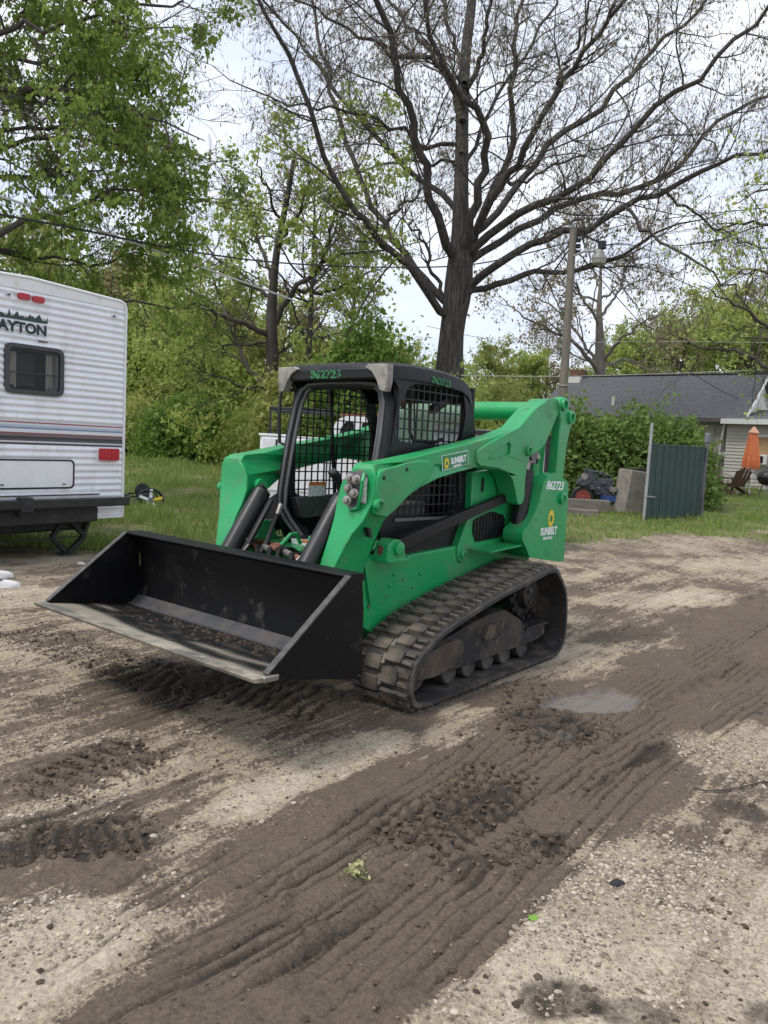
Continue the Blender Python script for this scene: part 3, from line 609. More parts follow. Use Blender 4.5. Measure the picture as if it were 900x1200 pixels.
for sd_ in (1, -1):
    y0, y1 = sorted((sd_ * .46, sd_ * .53))
    pn = MB().prism([(-1.165, 1.372), (-1.228, 1.38), (-1.564, 1.405), (-1.764, 1.27), (-1.87, .84), (-1.209, .828), (-1.15, .742), (-1.09, .728), (-1.045, .755), (-1.031, .841), (-1.177, 1.116)], y0, y1).build('side_panel', G, LD, bevel=.006)
    gpoly = roundpoly([(-1.205, 1.035), (-1.449, 1.088), (-1.63, 1.052), (-1.655, .94), (-1.583, .885), (-1.245, .868), (-1.206, .939)], .03)
    a, b = sorted((sd_ * .528, sd_ * .535)); MB().prism(gpoly, a, b).build('vent_dark_panel', mt['black'], pn)  # black panel paints the shade inside the vent
    screen_mesh(gpoly, sd_ * .540, .042, .005).build('vent_screen', mt['cab_black'], pn, smooth=0)
    slot = roundpoly([(-1.285, 1.335), (-1.325, 1.34), (-1.325, 1.235), (-1.285, 1.23)], .018); a, b = sorted((sd_ * .528, sd_ * .533)); MB().prism(slot, a, b).build('slot', mt['black'], pn)
    MB().lathe([(.03, -.01), (.03, .015), (.018, .02), (.018, .01)], (-1.095, sd_ * .53, .79), (0, sd_, 0), 16).build('pivot_boss', G, pn)
    a, b = sorted((sd_ * .50, sd_ * .72))
    MB().prism([(-1.16, .832), (-1.5, .845), (-1.75, .852), (-1.92, .835), (-1.92, .823), (-1.75, .840), (-1.5, .832), (-1.16, .820)], a, b).build('fender_strip', mt['green'], LD)
    # tail upright
    a, b = sorted((sd_ * .57, sd_ * .74))
    tl = MB().prism(roundpoly([(-1.998, 1.391), (-2.123, 1.36), (-2.262, 1.316), (-2.283, 1.214), (-2.285, .662), (-2.172, .672), (-1.70, .745), (-1.63, .83), (-1.575, .88), (-1.565, .935), (-1.585, .965), (-1.62, .975), (-1.66, .995), (-1.72, 1.055), (-1.789, 1.152), (-1.826, 1.247), (-1.842, 1.307), (-1.91, 1.366)], .025, 3), a, b).build('tail_upright', G, LD, bevel=.008)
    MB().lathe([(.048, -.01), (.048, .02), (.03, .024), (.03, .014)], (-2.164, sd_ * .74, 1.185), (0, sd_, 0), 24).build('pivot_boss', G, tl)
    # rear link
    a, b = sorted((sd_ * .64, sd_ * .715))
    lk = MB().prism([(-2.07, 1.925), (-2.085, 1.96), (-2.12, 1.985), (-2.17, 1.982), (-2.205, 1.945), (-2.225, 1.895), (-2.29, 1.888), (-2.33, 1.86), (-2.342, 1.81), (-2.29, 1.743), (-2.25, 1.62), (-2.235, 1.50), (-2.22, 1.32), (-2.08, 1.32), (-2.10, 1.66), (-2.11, 1.81)], a, b).build('rear_link', G, LD, bevel=.008)
    for bx, bz in ((-2.135, 1.925), (-2.268, 1.832)):
        MB().lathe([(.05, -.01), (.05, .022), (.032, .024), (.028, .004), (.0, .004)], (bx, sd_ * .715, bz), (0, sd_, 0), 24).build('pivot_boss', G, lk)
    a, b = sorted((sd_ * .52, sd_ * .60)); MB().prism([(-1.74, 1.5), (-1.98, 1.62), (-2.08, 1.80), (-2.12, 1.80), (-2.08, 1.3), (-1.86, 1.28)], a, b).build('inner_link', G, LD, bevel=.006)
    # lift cylinder
    cy = MB().cyl((-1.70, sd_ * .62, .92), (-1.775, sd_ * .62, 1.40), .062, 20).build('lift_cylinder', mt['black'], LD, smooth=40)
    MB().cyl((-1.775, sd_ * .62, 1.40), (-1.80, sd_ * .62, 1.56), .028, 14).build('cylinder_rod', mt['steel'], cy)
    MB().lathe([(.055, -.05), (.055, .05)], (-1.80, sd_ * .62, 1.53), (0, 1, 0), 18).build('cylinder_eye', mt['greysteel'], cy)
    # fuel/hydraulic bits behind
    MB().cyl((-1.93, sd_ * .60, 1.30), (-1.93, sd_ * .60, 1.45), .045, 14).build('filter_bowl', G, LD)
    for k in range(3):
        MB().tube([(-1.86 - .03 * k, sd_ * .58, 1.36), (-1.88 - .03 * k, sd_ * (.60 + .01 * k), 1.44 + .02 * k), (-1.93, sd_ * .6, 1.50 + .015 * k), (-2.0, sd_ * .58, 1.47)], .012, 8).build('hose', mt['steel'] if k == 1 else mt['hose'], LD)
    MB().tube([(-1.84, sd_ * .60, 1.47), (-1.90, sd_ * .62, 1.53), (-1.96, sd_ * .60, 1.50)], .03, 10).build('hose_guard', mt['label'], LD)
    # control link, the long dark bar
    cl = MB().prism([(-.235, .955), (-.9, 1.098), (-1.556, 1.226), (-1.60, 1.20), (-1.563, 1.165), (-.907, 1.027), (-.282, .872), (-.215, .905)], *sorted((sd_ * .56, sd_ * .61))).build('control_link', mt['cab_black'], LD, bevel=.006)
    lg = MB().prism([(-.10, .84), (-.118, .938), (-.171, .972), (-.236, .965), (-.277, .90), (-.30, .84)], *sorted((sd_ * .53, sd_ * .64))).build('link_bracket', G, LD, bevel=.008)
    MB().lathe([(.042, 0), (.042, .018), (.03, .022), (.0, .022)], (-.21, sd_ * .64, .912), (0, sd_, 0), 20).build('pivot_boss', G, lg)
    MB().box(-.32, -.09, *sorted((sd_ * .50, sd_ * .66)), .835, .852).build('bracket_foot', G, lg, bevel=.003)
    MB().box(-.116, -.106, *sorted((sd_ * .56, sd_ * .60)), .865, .93).build('rust_patch', mt['rust'], lg, bevel=.004)
    MB().prism([(-.02, .84), (-.10, .87), (-.30, .845), (-.10, .55)], *sorted((sd_ * .50, sd_ * .535))).build('gusset', G, LD, bevel=.004)
# --- lift arms
def arm_yo(x, z):
    if x > .03 and z > 1.38: return .645
    return float(np.interp(z, [.60, .79, .90, 1.02, 1.12, 1.2], [.515, .53, .555, .595, .655, .68])) if x > -.3 else .68
def arm_yi(x, z):
    return .435 if (x > -.02 and z < 1.30) else (.50 if x > -.3 else .545)
beam = [(.095, 1.39), (.06, 1.425), (-.097, 1.442), (-.366, 1.492), (-.66, 1.542), (-.984, 1.598), (-1.194, 1.638), (-1.40, 1.69), (-1.40, 1.40), (-1.21, 1.405), (-1.004, 1.422), (-.76, 1.385), (-.526, 1.342), (-.355, 1.291), (-.208, 1.226), (-.10, 1.15), (-.06, 1.08), (-.06, .95), (-.04, .83), (0, .72), (.02, .60), (.28, .60), (.272, .72), (.25, .79), (.224, .86), (.2, .94), (.165, 1.02), (.125, 1.1), (.098, 1.2), (.088, 1.29)]
rows = [(.60, .300, .41, .515), (.72, .285, .415, .522), (.79, .262, .42, .53), (.86, .238, .425, .55), (.94, .212, .43, .575), (1.02, .18, .43, .60), (1.1, .142, .42, .650), (1.2, .112, .41, .682), (1.29, .102, .425, .690), (1.35, .102, .465, .688), (1.395, .098, .52, .668), (1.425, .07, .575, .635)]
knee = [(.092, 1.34), (.06, 1.385), (.02, 1.402), (-.044, 1.41), (-.172, 1.438), (-.307, 1.456), (-.402, 1.455), (-.452, 1.445), (-.472, 1.425), (-.465, 1.40), (-.411, 1.35), (-.322, 1.30), (-.208, 1.236), (-.10, 1.162), (-.02, 1.12), (.09, 1.14), (.105, 1.2), (.093, 1.29)]
rplate = [(-.952, 1.53), (-1.025, 1.566), (-1.216, 1.63), (-1.49, 1.714), (-1.60, 1.79), (-1.72, 1.868), (-1.905, 1.953), (-2.05, 1.965), (-2.115, 1.935), (-2.09, 1.85), (-1.985, 1.71), (-1.92, 1.62), (-1.86, 1.575), (-1.789, 1.545), (-1.68, 1.512), (-1.645, 1.46), (-1.63, 1.338), (-1.632, 1.20), (-1.615, 1.16), (-1.588, 1.147), (-1.553, 1.147), (-1.53, 1.163), (-1.49, 1.258), (-1.44, 1.335), (-1.37, 1.385), (-1.221, 1.415), (-.995, 1.430), (-.955, 1.45), (-.945, 1.49)]
wpoly = roundpoly([(-1.10, 1.49), (-1.115, 1.532), (-1.34, 1.608), (-1.385, 1.59), (-1.375, 1.51), (-1.27, 1.49), (-1.12, 1.478)], .02)
for sd_ in (1, -1):
    ar = MB().prism(beam, (lambda x, z, s=sd_: s * arm_yo(x, z)), (lambda x, z, s=sd_: s * arm_yi(x, z))).build('lift_arm', G, LD, bevel=.010, smooth=35)
    MB().sheet([[(x, sd_ * (yi + (yo - yi) * k / 4), z_) for k in range(5)] for z_, x, yi, yo in rows], .022, (-1, 0, 0)).build('front_plate', G, ar, bevel=.005)
    a, b = sorted((sd_ * .60, sd_ * .696)); MB().prism(knee, a, b).build('knee_plate', G, ar, bevel=.006)
    a, b = sorted((sd_ * .545, sd_ * .700)); rp = MB().plate(rplate, [wpoly], a, b).build('rear_plate', G, ar, bevel=.007)
    a, b = sorted((sd_ * .555, sd_ * .688)); MB().prism(wpoly, a, b).build('pocket_floor', G, ar)
    MB().tube([(p[0], sd_ * .700, p[1]) for p in wpoly], .006, 6, closed=True).build('pocket_rim', G, ar)
    # chamfered cap along the top of the arm
    for bx, bz, br in ((.075, 1.195, .036), (-1.635, 1.55, .038)):
        MB().lathe([(br, -.01), (br, .022), (br * .65, .026), (br * .5, .01), (0, .01)], (bx, sd_ * .697, bz), (0, sd_, 0), 22).build('pivot_boss', G, ar)
    a, b = sorted((sd_ * .60, sd_ * .705)); MB().prism(roundpoly([(.155, 1.125), (.175, 1.12), (.155, 1.065), (.135, 1.07)], .008), a, b).build('slot', mt['black'], ar) if False else None
    for bx, bz in ((.03, 1.35), (-.18, 1.40)):
        MB().lathe([(.012, 0), (.012, .004)], (bx, sd_ * .696, bz), (0, sd_, 0), 12).build('hole_plug', mt['black'], ar)
    MB().cyl((-.02, sd_ * .40, 1.22), (-.02, sd_ * .56, 1.22), .05, 18).build('tilt_pin', G, ar)
MB().prism(roundpoly([(.07, 1.055), (.095, 1.06), (.075, 1.0), (.05, .995)], .01), .615, .648).build('slot', mt['black'], LD)
tcx = MB().cyl((-1.98, -.60, 1.86), (-1.98, .60, 1.86), .075, 24).build('arm_cross_tube', G, LD)
# hydraulic couplers on the near front plate
cp = MB().prism(roundpoly([(.50, 1.37), (.60, 1.39), (.64, 1.36), (.60, 1.17), (.53, 1.15), (.49, 1.19)], .02), .100, .124, ax='x').build('coupler_plate', mt['greysteel'], LD, bevel=.003)
for yy, zz in ((.54, 1.335), (.53, 1.275), (.575, 1.25), (.525, 1.205), (.59, 1.33)):
    MB().lathe([(.022, 0), (.022, .02), (.028, .022), (.028, .045), (.016, .048), (.016, .07), (.006, .072)], (.12, yy, zz), (1, .25, .1), 16).build('hydraulic_coupler', mt['steel'], cp)
MB().tube([(.13, .63, 1.37), (.16, .645, 1.33), (.15, .63, 1.25), (.14, .60, 1.17), (.13, .54, 1.15)], .010, 8).build('guard_loop', mt['green'], cp)
MB().box(.118, .128, .60, .645, 1.20, 1.35).build('label_tag', mt['label'], cp)
# decals on the near arm and tail
def sun_logo(parent, c, r, nrm='y+'):
    mb = MB(); n = 24
    poly = [((r if k % 2 == 0 else r * .74) * math.cos(2 * math.pi * k / n), (r if k % 2 == 0 else r * .74) * math.sin(2 * math.pi * k / n)) for k in range(n)]
    poly = [(c[0] + p[0] * .8, c[2] + p[1] * 1.1) for p in poly]
    o = mb.prism(poly, c[1], c[1] + .002).build('sun_emblem', mt['decal_yellow'], parent, smooth=0)
    MB().prism([(c[0] + r * .33 * math.cos(a * .5236), c[2] + r * .42 * math.sin(a * .5236)) for a in range(12)], c[1] + .002, c[1] + .0032).build('emblem_centre', mt['decal_green'], parent, smooth=0)
dq = [(-.556, 1.488), (-.856, 1.532), (-.868, 1.440), (-.572, 1.392)]
dw = MB().prism(dq, .680, .6815).build('decal_border', mt['decal_white'], LD, smooth=0)
ins = lambda k: [(sum(p[0] for p in dq) / 4 + (p[0] - sum(q[0] for q in dq) / 4) * k, sum(p[1] for p in dq) / 4 + (p[1] - sum(q[1] for q in dq) / 4) * (2 * k - 1)) for p in dq]
MB().prism(ins(.965), .6815, .683).build('decal', mt['decal_green'], LD, smooth=0)
sun_logo(LD, (-.612, .683, 1.442), .036)
ARM_T = math.atan2(.047, .30)
text_obj('lettering', 'SUNBELT', .054, mt['decal_white'], LD, (-.662, .6845, 1.436), (RAD(90), -ARM_T, RAD(180)), 0, .0022, xs=.80)
text_obj('lettering', 'RENTALS', .022, mt['decal_white'], LD, (-.690, .6845, 1.413), (RAD(90), -ARM_T, RAD(180)), 0, .001, xs=1.0)
text_obj('unit_number', '862723', .092, mt['decal_white'], LD, (-1.885, .742, 1.262), (RAD(90), RAD(2), RAD(180)), .25, .002, xs=1.05)
sun_logo(LD, (-2.005, .740, 1.03), .068)
text_obj('lettering', 'SUNBELT', .080, mt['decal_white'], LD, (-1.845, .742, .905), (RAD(90), 0, RAD(180)), 0, .003, xs=.82)
text_obj('lettering', 'RENTALS', .027, mt['decal_white'], LD, (-1.89, .742, .868), (RAD(90), 0, RAD(180)), 0, .0012, xs=1.4)
# --- cab
CB = mt['cab_black']
side_out = roundpoly([(-.26, 2.03), (-.63, 2.045), (-1.036, 2.012), (-1.136, 1.980), (-1.192, 1.882), (-1.245, 1.70), (-1.29, 1.45), (-1.30, .74), (-.384, .728), (-.285, .88), (-.21, 1.03), (-.245, 1.27), (-.29, 1.5), (-.345, 1.80), (-.345, 1.90), (-.26, 1.97)], .03, 3)
winU = roundpoly([(-.335, 1.60), (-.365, 1.79), (-.442, 1.915), (-.525, 1.945), (-1.008, 1.952), (-1.085, 1.91), (-1.115, 1.776), (-1.085, 1.592), (-.853, 1.558), (-.389, 1.563)], .04)
winL = roundpoly([(-.33, 1.08), (-.33, 1.44), (-.42, 1.49), (-1.06, 1.49), (-1.10, 1.13), (-.99, 1.06)], .05)
cab = MB().plate(side_out, [winU, winL], .435, .475).build('cab', CB, LD, bevel=.006)
winF = roundpoly([(-.36, 1.15), (-.345, 1.60), (-.375, 1.79), (-.442, 1.915), (-.525, 1.945), (-1.008, 1.952), (-1.085, 1.91), (-1.20, 1.60), (-1.20, 1.17), (-1.10, 1.12), (-.45, 1.10)], .05)
MB().plate(side_out, [winF], -.475, -.435).build('side_frame', CB, cab, bevel=.006)
for wp_, s_y in ((winU, .452), (winL, .452), (winF, -.452)):
    screen_mesh(wp_, s_y, .064, .0085).build('window_screen', CB, cab, smooth=0)
MB().bar((-.80, -.46, 1.14), (-.70, -.46, 1.95), .02, .02).build('screen_brace', CB, cab)
MB().bar((-.36, .478, 1.065), (-1.05, .478, 1.055), .012, .02).build('window_sill', mt['greysteel'], cab)
roof = MB(); rr = []
for x, zt_, hw in ((-.225, 2.005, .455), (-.235, 2.03, .475), (-.27, 2.052, .487), (-.45, 2.062, .492), (-.8, 2.058, .492), (-1.03, 2.035, .49), (-1.12, 2.005, .485), (-1.175, 1.95, .478), (-1.19, 1.90, .475)):
    rr.append([(x, -hw, zt_ - .055), (x, -hw + .004, zt_ - .02), (x, -hw + .04, zt_), (x, 0, zt_ + .008), (x, hw - .04, zt_), (x, hw - .004, zt_ - .02), (x, hw, zt_ - .055)])
roof.sheet(rr, .045, (0, 0, -1)); roof.build('roof', CB, cab, smooth=40)
MB().box(-.268, -.221, -.47, .47, 1.945, 2.02).build('roof_brow', CB, cab, bevel=.012)
for s_ in (1, -1):
    MB().prism([(s_ * .488, 2.035), (s_ * .33, 2.037), (s_ * .30, 2.02), (s_ * .36, 1.99), (s_ * .405, 1.93), (s_ * .43, 1.875), (s_ * .475, 1.865), (s_ * .490, 1.93)], -.262, -.205, ax='x').build('corner_lamp_housing', mt['lampgrey'], cab, bevel=.014)
# rear wall with its window opening
rw = [(-.435, .75), (.435, .75), (.435, 1.98), (-.435, 1.98)]; rh = roundpoly([(-.39, 1.48), (.39, 1.48), (.37, 1.93), (-.37, 1.93)], .05)
MB().plate(rw, [rh], -1.285, -1.255, ax='x').build('rear_wall', CB, cab); MB().prism(rh, -1.272, -1.268, ax='x').build('rear_window', mt['dusty_sheen_pane'], cab, smooth=0)
# rounded door frame with seals
fpath = [(-.36, .10, .735), (-.345, .20, .755), (-.31, .30, .86), (-.255, .395, .99), (-.225, .425, 1.07), (-.235, .43, 1.2), (-.265, .428, 1.40), (-.30, .425, 1.6), (-.335, .41, 1.80), (-.35, .375, 1.885), (-.352, .31, 1.925), (-.352, .15, 1.935)]
full = fpath + [(x, -y, z_) for x, y, z_ in reversed(fpath)]
MB().tube(full, .040, 8, closed=True).build('door_frame', CB, cab, smooth=40)
MB().tube([(x + .038, y * .965, z_) for x, y, z_ in full], .012, 6, closed=True).build('door_seal', mt['seal'], cab, smooth=40)
MB().tube([(x + .02, y * .875, z_ * .985 + .02) for x, y, z_ in full], .012, 6, closed=True).build('inner_seal', mt['seal'], cab, smooth=40)
MB().prism([(-.47, .55), (.47, .55), (.47, 1.0), (.40, .97), (.31, .85), (.2, .745), (-.2, .745), (-.31, .85), (-.40, .97), (-.47, 1.0)], -.42, -.36, ax='x').build('front_lower_panel', CB, cab, bevel=.006)
MB().box(-1.27, -.40, -.43, .43, .70, .735).build('cab_floor', mt['interior'], cab)
MB().prism([(-.44, .735), (-.62, .74), (-.78, 1.0), (-.80, 1.10), (-1.26, 1.10), (-1.26, .735)], -.30, -.28).build('seat_riser', mt['interior'], cab)
MB().box(-.80, -.78, -.43, .43, .735, 1.08).build('footwell_wall', mt['interior'], cab)
MB().prism([(-.36, .99), (-.30, 1.14), (-.95, 1.16), (-.95, 1.02)], -.434, -.36).build('console', mt['interior'], cab, bevel=.01)
MB().prism([(-.22, 1.08), (-.20, 1.14), (-.75, 1.17), (-.75, 1.05)], .27, .434).build('console', mt['interior'], cab, bevel=.01)
seat = MB().box(-1.10, -.72, -.22, .22, 1.02, 1.12).build('seat', mt['hose'], cab, bevel=.03, seg=3)
MB().box(-1.20, -1.08, -.22, .22, 1.10, 1.50).build('seat_back', mt['hose'], seat, bevel=.04, seg=3)
js = MB().lathe([(.085, 0), (.085, .03), (.075, .04), (.07, .075), (.055, .085), (.05, .11), (.03, .13)], (-.02, .33, 1.11), (.08, -.05, 1), 18).build('joystick', mt['hose'], LD)
MB().tube([(-.012, .325, 1.22), (0, .318, 1.29), (.015, .312, 1.33), (.045, .305, 1.355), (.065, .30, 1.345)], [.016, .022, .030, .032, .018], 10).build('joystick_grip', mt['hose'], js)
MB().prism([(-.25, 1.09), (-.05, 1.12), (.06, 1.115), (.06, 1.07), (-.25, 1.03)], .25, .42).build('control_pod', mt['hose'], LD, bevel=.01)
MB().tube([(-.55, .40, 1.93), (-.56, .405, 1.75), (-.57, .405, 1.63), (-.62, .405, 1.575), (-.85, .405, 1.57), (-.95, .40, 1.60)], .012, 8).build('grab_bar', mt['hose'], cab)
MB().bar((-.82, .39, 1.79), (-.99, .39, 1.875), .05, .055).build('control_box', mt['hose'], cab, bevel=.006)
MB().bar((-.45, .40, 1.87), (-.53, .38, 1.80), .03, .05).build('rusty_latch', mt['rust'], cab, bevel=.004)
MB().tube([(-.62, .38, 1.93), (-.66, .38, 1.6), (-.65, .37, 1.56)], .006, 6).build('cable', mt['hose'], cab)
for yy, zz, w_, h_ in ((-.433, 1.21, .17, .14),):
    MB().box(-.60, -.43, yy + .06, yy + .065, 1.10, 1.24).build('warning_label', mt['label'], cab); MB().box(-.60, -.43, yy + .066, yy + .068, 1.225, 1.25).build('label_header', mt['orange_label'], cab)
MB().box(-.782, -.775, -.05, .03, .89, 1.04).build('warning_label', mt['label'], cab); MB().box(-.775, -.773, -.05, .03, 1.03, 1.055).build('label_header', mt['orange_label'], cab)
MB().box(-.36, -.205, -.34, -.06, .765, .885).build('step_block', CB, cab, bevel=.012)
MB().prism([(-.295, .868), (-.125, .875), (-.13, .806), (-.16, .800), (-.17, .815), (-.21, .79), (-.285, .812)], -.206, -.2035, ax='x').build('warning_label', mt['decal_white'], cab)
MB().prism([(-.13, .872), (-.19, .870), (-.19, .852), (-.13, .854)], -.204, -.2020, ax='x').build('label_header', mt['orange_label'], cab)
MB().tube([(-.29, -.47, 1.50), (-.27, -.52, 1.52), (-.268, -.53, 1.70), (-.272, -.53, 1.86), (-.29, -.515, 1.90), (-.36, -.48, 1.89)], .012, 8).build('grab_handle', mt['hose'], cab)
text_obj('roof_number', '862723', .070, mt['text_green'], LD, (-.2195, -.19, 1.958), (RAD(90), 0, RAD(90)), 0, .003, xs=1.35, extrude=.002)
text_obj('side_number', '862723', .062, mt['text_green'], LD, (-.66, .4945, 1.962), (RAD(88), RAD(3), RAD(180)), 0, .003, xs=1.2, extrude=.002)
text_obj('lettering', 'bobcat', .11, mt['seal'], LD, (0, 0, -5), (0, 0, 0)) if False else None
# --- tilt cylinders with their guards
for s_ in (1, -1):
    yb = .36 if s_ > 0 else .34; yt = .36
    tcg = MB().tube([(.045, s_ * yt, 1.225), (.02, s_ * yt, 1.19), (.335, s_ * yb, .76), (.43, s_ * yb, .62)], [.03, .062, .060, .05], 10).build('tilt_cylinder', mt['black'], LD, smooth=45)
    MB().bar((.005, s_ * (yt - .075), 1.14), (.28, s_ * (yb - .075), .76), .05, .03).build('hose_guard', mt['black'], tcg, bevel=.01)
    MB().tube([(-.04, s_ * .25, 1.08), (.02, s_ * .24, .98), (.10, s_ * .22, .84), (.24, s_ * .2, .72)], .016, 8).build('hydraulic_hose', mt['hose'], LD)
    MB().cyl((-.055, s_ * .25, 1.11), (-.02, s_ * .245, 1.045), .019, 12).build('hose_fitting', mt['steel'], LD)
    MB().tube([(.30, s_ * .25, .74), (.27, s_ * .24, .82), (.22, s_ * .245, .86), (.235, s_ * .25, .90)], .006, 6).build('brake_line', mt['steel'], LD)
    MB().tube([(-.12, s_ * .12, .86), (-.06, s_ * .10, .93), (.0, s_ * .09, .93), (.05, s_ * .12, .86)], .013, 8).build('hydraulic_hose', G, LD)
MB().prism([(-.36, .42), (-.36, .74), (-.10, .72), (.05, .62), (.05, .42)], -.40, .40).build('front_frame', G, LD, bevel=.01)
for k, (yy, zz) in enumerate(((-.30, .835), (-.18, .84), (-.10, .85), (.02, .83), (.10, .815))):
    MB().cyl((.10, yy - .05, zz), (.14, yy + .05, zz - .005), .021, 12).build('hose_fitting', mt['steel'] if k % 2 else mt['rust'], LD)
    MB().tube([(-.05, yy + .1, zz - .06), (.06, yy + .08, zz), (.13, yy + .05, zz), (.22, yy + .12, zz - .05), (.3, yy + .16, zz - .12)], .015, 8).build('hydraulic_hose', mt['hose'], LD)
MB().bar((.0, -.42, .845), (.04, -.12, .85), .04, .03).build('lock_bar', mt['rust'], LD, bevel=.006)
# quick coupler behind the bucket
qc = MB().box(.36, .46, -.56, .56, .42, .80).build('quick_coupler', mt['black'], LD, bevel=.012)
MB().box(.30, .37, -.50, .50, .70, .76).build('coupler_crossbar', G, qc, bevel=.008)
# --- bucket
BK = mt['bucket']
prof_in = [(1.225, .484), (.98, .448), (.70, .408), (.60, .398), (.535, .455), (.520, .56), (.525, .70), (.548, .862)]
bk = MB(); out = [(p[0] - .012 if i > 3 else p[0], p[1] - .018 if i < 5 else p[1]) for i, p in enumerate(prof_in)]; out[4] = (.505, .40); out[3] = (.585, .372); out[5:] = [(.498, .50), (.500, .70), (.522, .862)]
bk.prism(out[4:] + prof_in[4:][::-1], -.99, .99); bucket = bk.build('bucket', BK, LD, bevel=.002)
MB().prism([(p[0], p[1] - .004) for p in prof_in[:4]] + [out[3], out[2], out[1], out[0]], -.99, .99).build('floor_plate', BK, bucket)
_bx = np.linspace(.60, 1.222, 70); _by = np.linspace(-.985, .985, 160); _bX, _bY = np.meshgrid(_bx, _by); _bZ = np.interp(_bX, [.6, .70, .98, 1.225], [.398, .408, .448, .484]) + .004 * (fbm(_bX * 9, _bY * 9, 3, 5) - .5) * (_bX < 1.2)
_edge = 1.06 + .16 * (fbm(_bX * .0 + 3, _bY * 1.6, 3, 6) - .5) + .05 * (fbm(_bX * 5, _bY * 5, 3, 7) - .5) - .10 * (_bY < -.3) * (-.3 - _bY)
_pale = sstep(-.02, .05, _bX - _edge) * (.45 + .8 * fbm(_bX * 6, _bY * 3, 4, 8)) + .55 * np.exp(-((_bX - _edge + .13) / .035) ** 2) * sstep(.4, .6, fbm(_bX * 2, _bY * 2.5, 3, 9))
_i = (np.arange(159)[:, None] * 70 + np.arange(69)[None, :]).ravel(); _fm = mt['bucket_floor']; _ft = _fm.node_tree; _fa = _ft.nodes.new('ShaderNodeAttribute'); _fa.attribute_name = 'pale'; _fx = _ft.nodes.new('ShaderNodeMix'); _fx.data_type = 'RGBA'; _fb = _ft.nodes['Principled BSDF']
_ft.links.new(_fb.inputs['Base Color'].links[0].from_socket, _fx.inputs['A']); _fx.inputs['B'].default_value = (.36, .32, .255, 1); _ft.links.new(_fa.outputs['Fac'], _fx.inputs['Factor']); _ft.links.new(_fx.outputs['Result'], _fb.inputs['Base Color'])
mesh_np('bucket_floor', np.stack([_bX.ravel(), _bY.ravel(), _bZ.ravel()], 1), np.stack([_i, _i + 1, _i + 71, _i + 70], 1), _fm, bucket, dict(pale=np.clip(_pale, 0, 1).ravel()), True)
MB().prism([prof_in[3], prof_in[4], out[4], out[3]], -.99, .99).build('heel_plate', mt['heel'], bucket)
MB().prism([(1.245, .487), (1.16, .4785), (1.16, .455), (1.235, .466)], -1.005, 1.005).build('cutting_edge', pmat('worn_cutting_edge', (0.16, 0.15, 0.13), .5, .3, var=.3, scale=6, dirt=[((0.42, 0.37, 0.29), .9, 3.5, .42, .6), (MUD, .8, 9, .55, .65)], bump=.002), bucket, bevel=.003)
MB().prism([(.515, .845), (.51, .885), (.625, .888), (.635, .872), (.60, .858), (.56, .845)], -1.0, 1.0).build('top_rail', BK, bucket, bevel=.006)
for s_ in (1, -1):
    a, b = sorted((s_ * .985, s_ * 1.003)); spl = MB().prism([(1.165, .483), (.628, .880), (.545, .873), (.500, .362), (.60, .352), (1.088, .450), (1.18, .468)], a, b).build('side_plate', BK, bucket, bevel=.002)
    MB().bar((1.160, s_ * .992, .490), (.632, s_ * .992, .882), .036, .010, up=(.6, 0, .8)).build('side_edge', pmat('scuffed_edge', (0.09, 0.085, 0.08), .4, .5, var=.4, scale=25), spl, bevel=.002)
    MB().bar((1.10, s_ * 1.006, .470), (1.19, s_ * 1.006, .474), .03, .03).build('corner_tip', mt['steel'], spl, bevel=.006)
MB().bar((.60, -.99, .402), (.60, .99, .402), .02, .012).build('weld_seam', mt['greysteel'], bucket)
# soil and leaf litter left in the bucket
dl = MB(); rr_ = random.Random(3)
for k in range(120):
    y = rr_.gauss(.15, .42); x = .64 + abs(rr_.gauss(0, .05)) + (.25 * rr_.random() if rr_.random() < .2 else 0); s = rr_.uniform(.006, .022)
    if abs(y) > .95: continue
    zf = np.interp(x, [.6, .70, .98, 1.225], [.398, .408, .448, .484]); dl.add([(x - s, y - s, zf), (x + s, y - s * .8, zf), (x + s * .7, y + s, zf), (x - s, y + s * .7, zf), (x + rr_.uniform(-.3, .3) * s, y, zf + s * rr_.uniform(.6, 1.1))], [(0, 1, 4), (1, 2, 4), (2, 3, 4), (3, 0, 4), (0, 3, 2, 1)])
tag(dl.build('bucket_soil', stonemat('bucket_soil', (0.05, 0.035, 0.025), (0.05, 0.035, 0.025)), bucket, smooth=0), kind='stuff')
# ------------------------------------------------------------------ travel trailer (x along its rear wall, y out of that wall)
TR = empty('travel_trailer', (-3.294, 9.5, 0.0), RAD(-125.88))
tag(TR, 'white corrugated travel trailer with red tail light at the left', 'trailer')
sidm = pmat('white_aluminium_siding', (0.77, 0.79, 0.82), .38, var=.05, scale=1.5, dirt=[((0.36, 0.35, 0.31), .5, 2.6, .50, .8), ((0.22, 0.2, 0.16), .4, 9, .6, .75)], stretch=(1.6, 1, .28))
W = 2.44; ZT = 3.12; ZB = .48
def ribs(z0, z1, pitch=.078, amp=.019):
    """profile of pressed aluminium: flat run, then a crease"""
    out = []; n = max(1, round((z1 - z0) / pitch)); p = (z1 - z0) / n
    for k in range(n):
        b = z0 + k * p; out += [(b + p * q, amp * (.5 - .5 * math.cos(2 * math.pi * q ** .8))) for q in (0, .14, .28, .42, .56, .7, .85)]
    return out + [(z1, 0.0)]
def wallsheet(x0, x1, z0, z1, pitch=.078):
    mb = MB(); pr = ribs(z0, z1, pitch); v = [(x, y, z_) for z_, y in pr for x in (x0, x1)]
    return mb.add(v, [(2 * i, 2 * i + 1, 2 * i + 3, 2 * i + 2) for i in range(len(pr) - 1)])
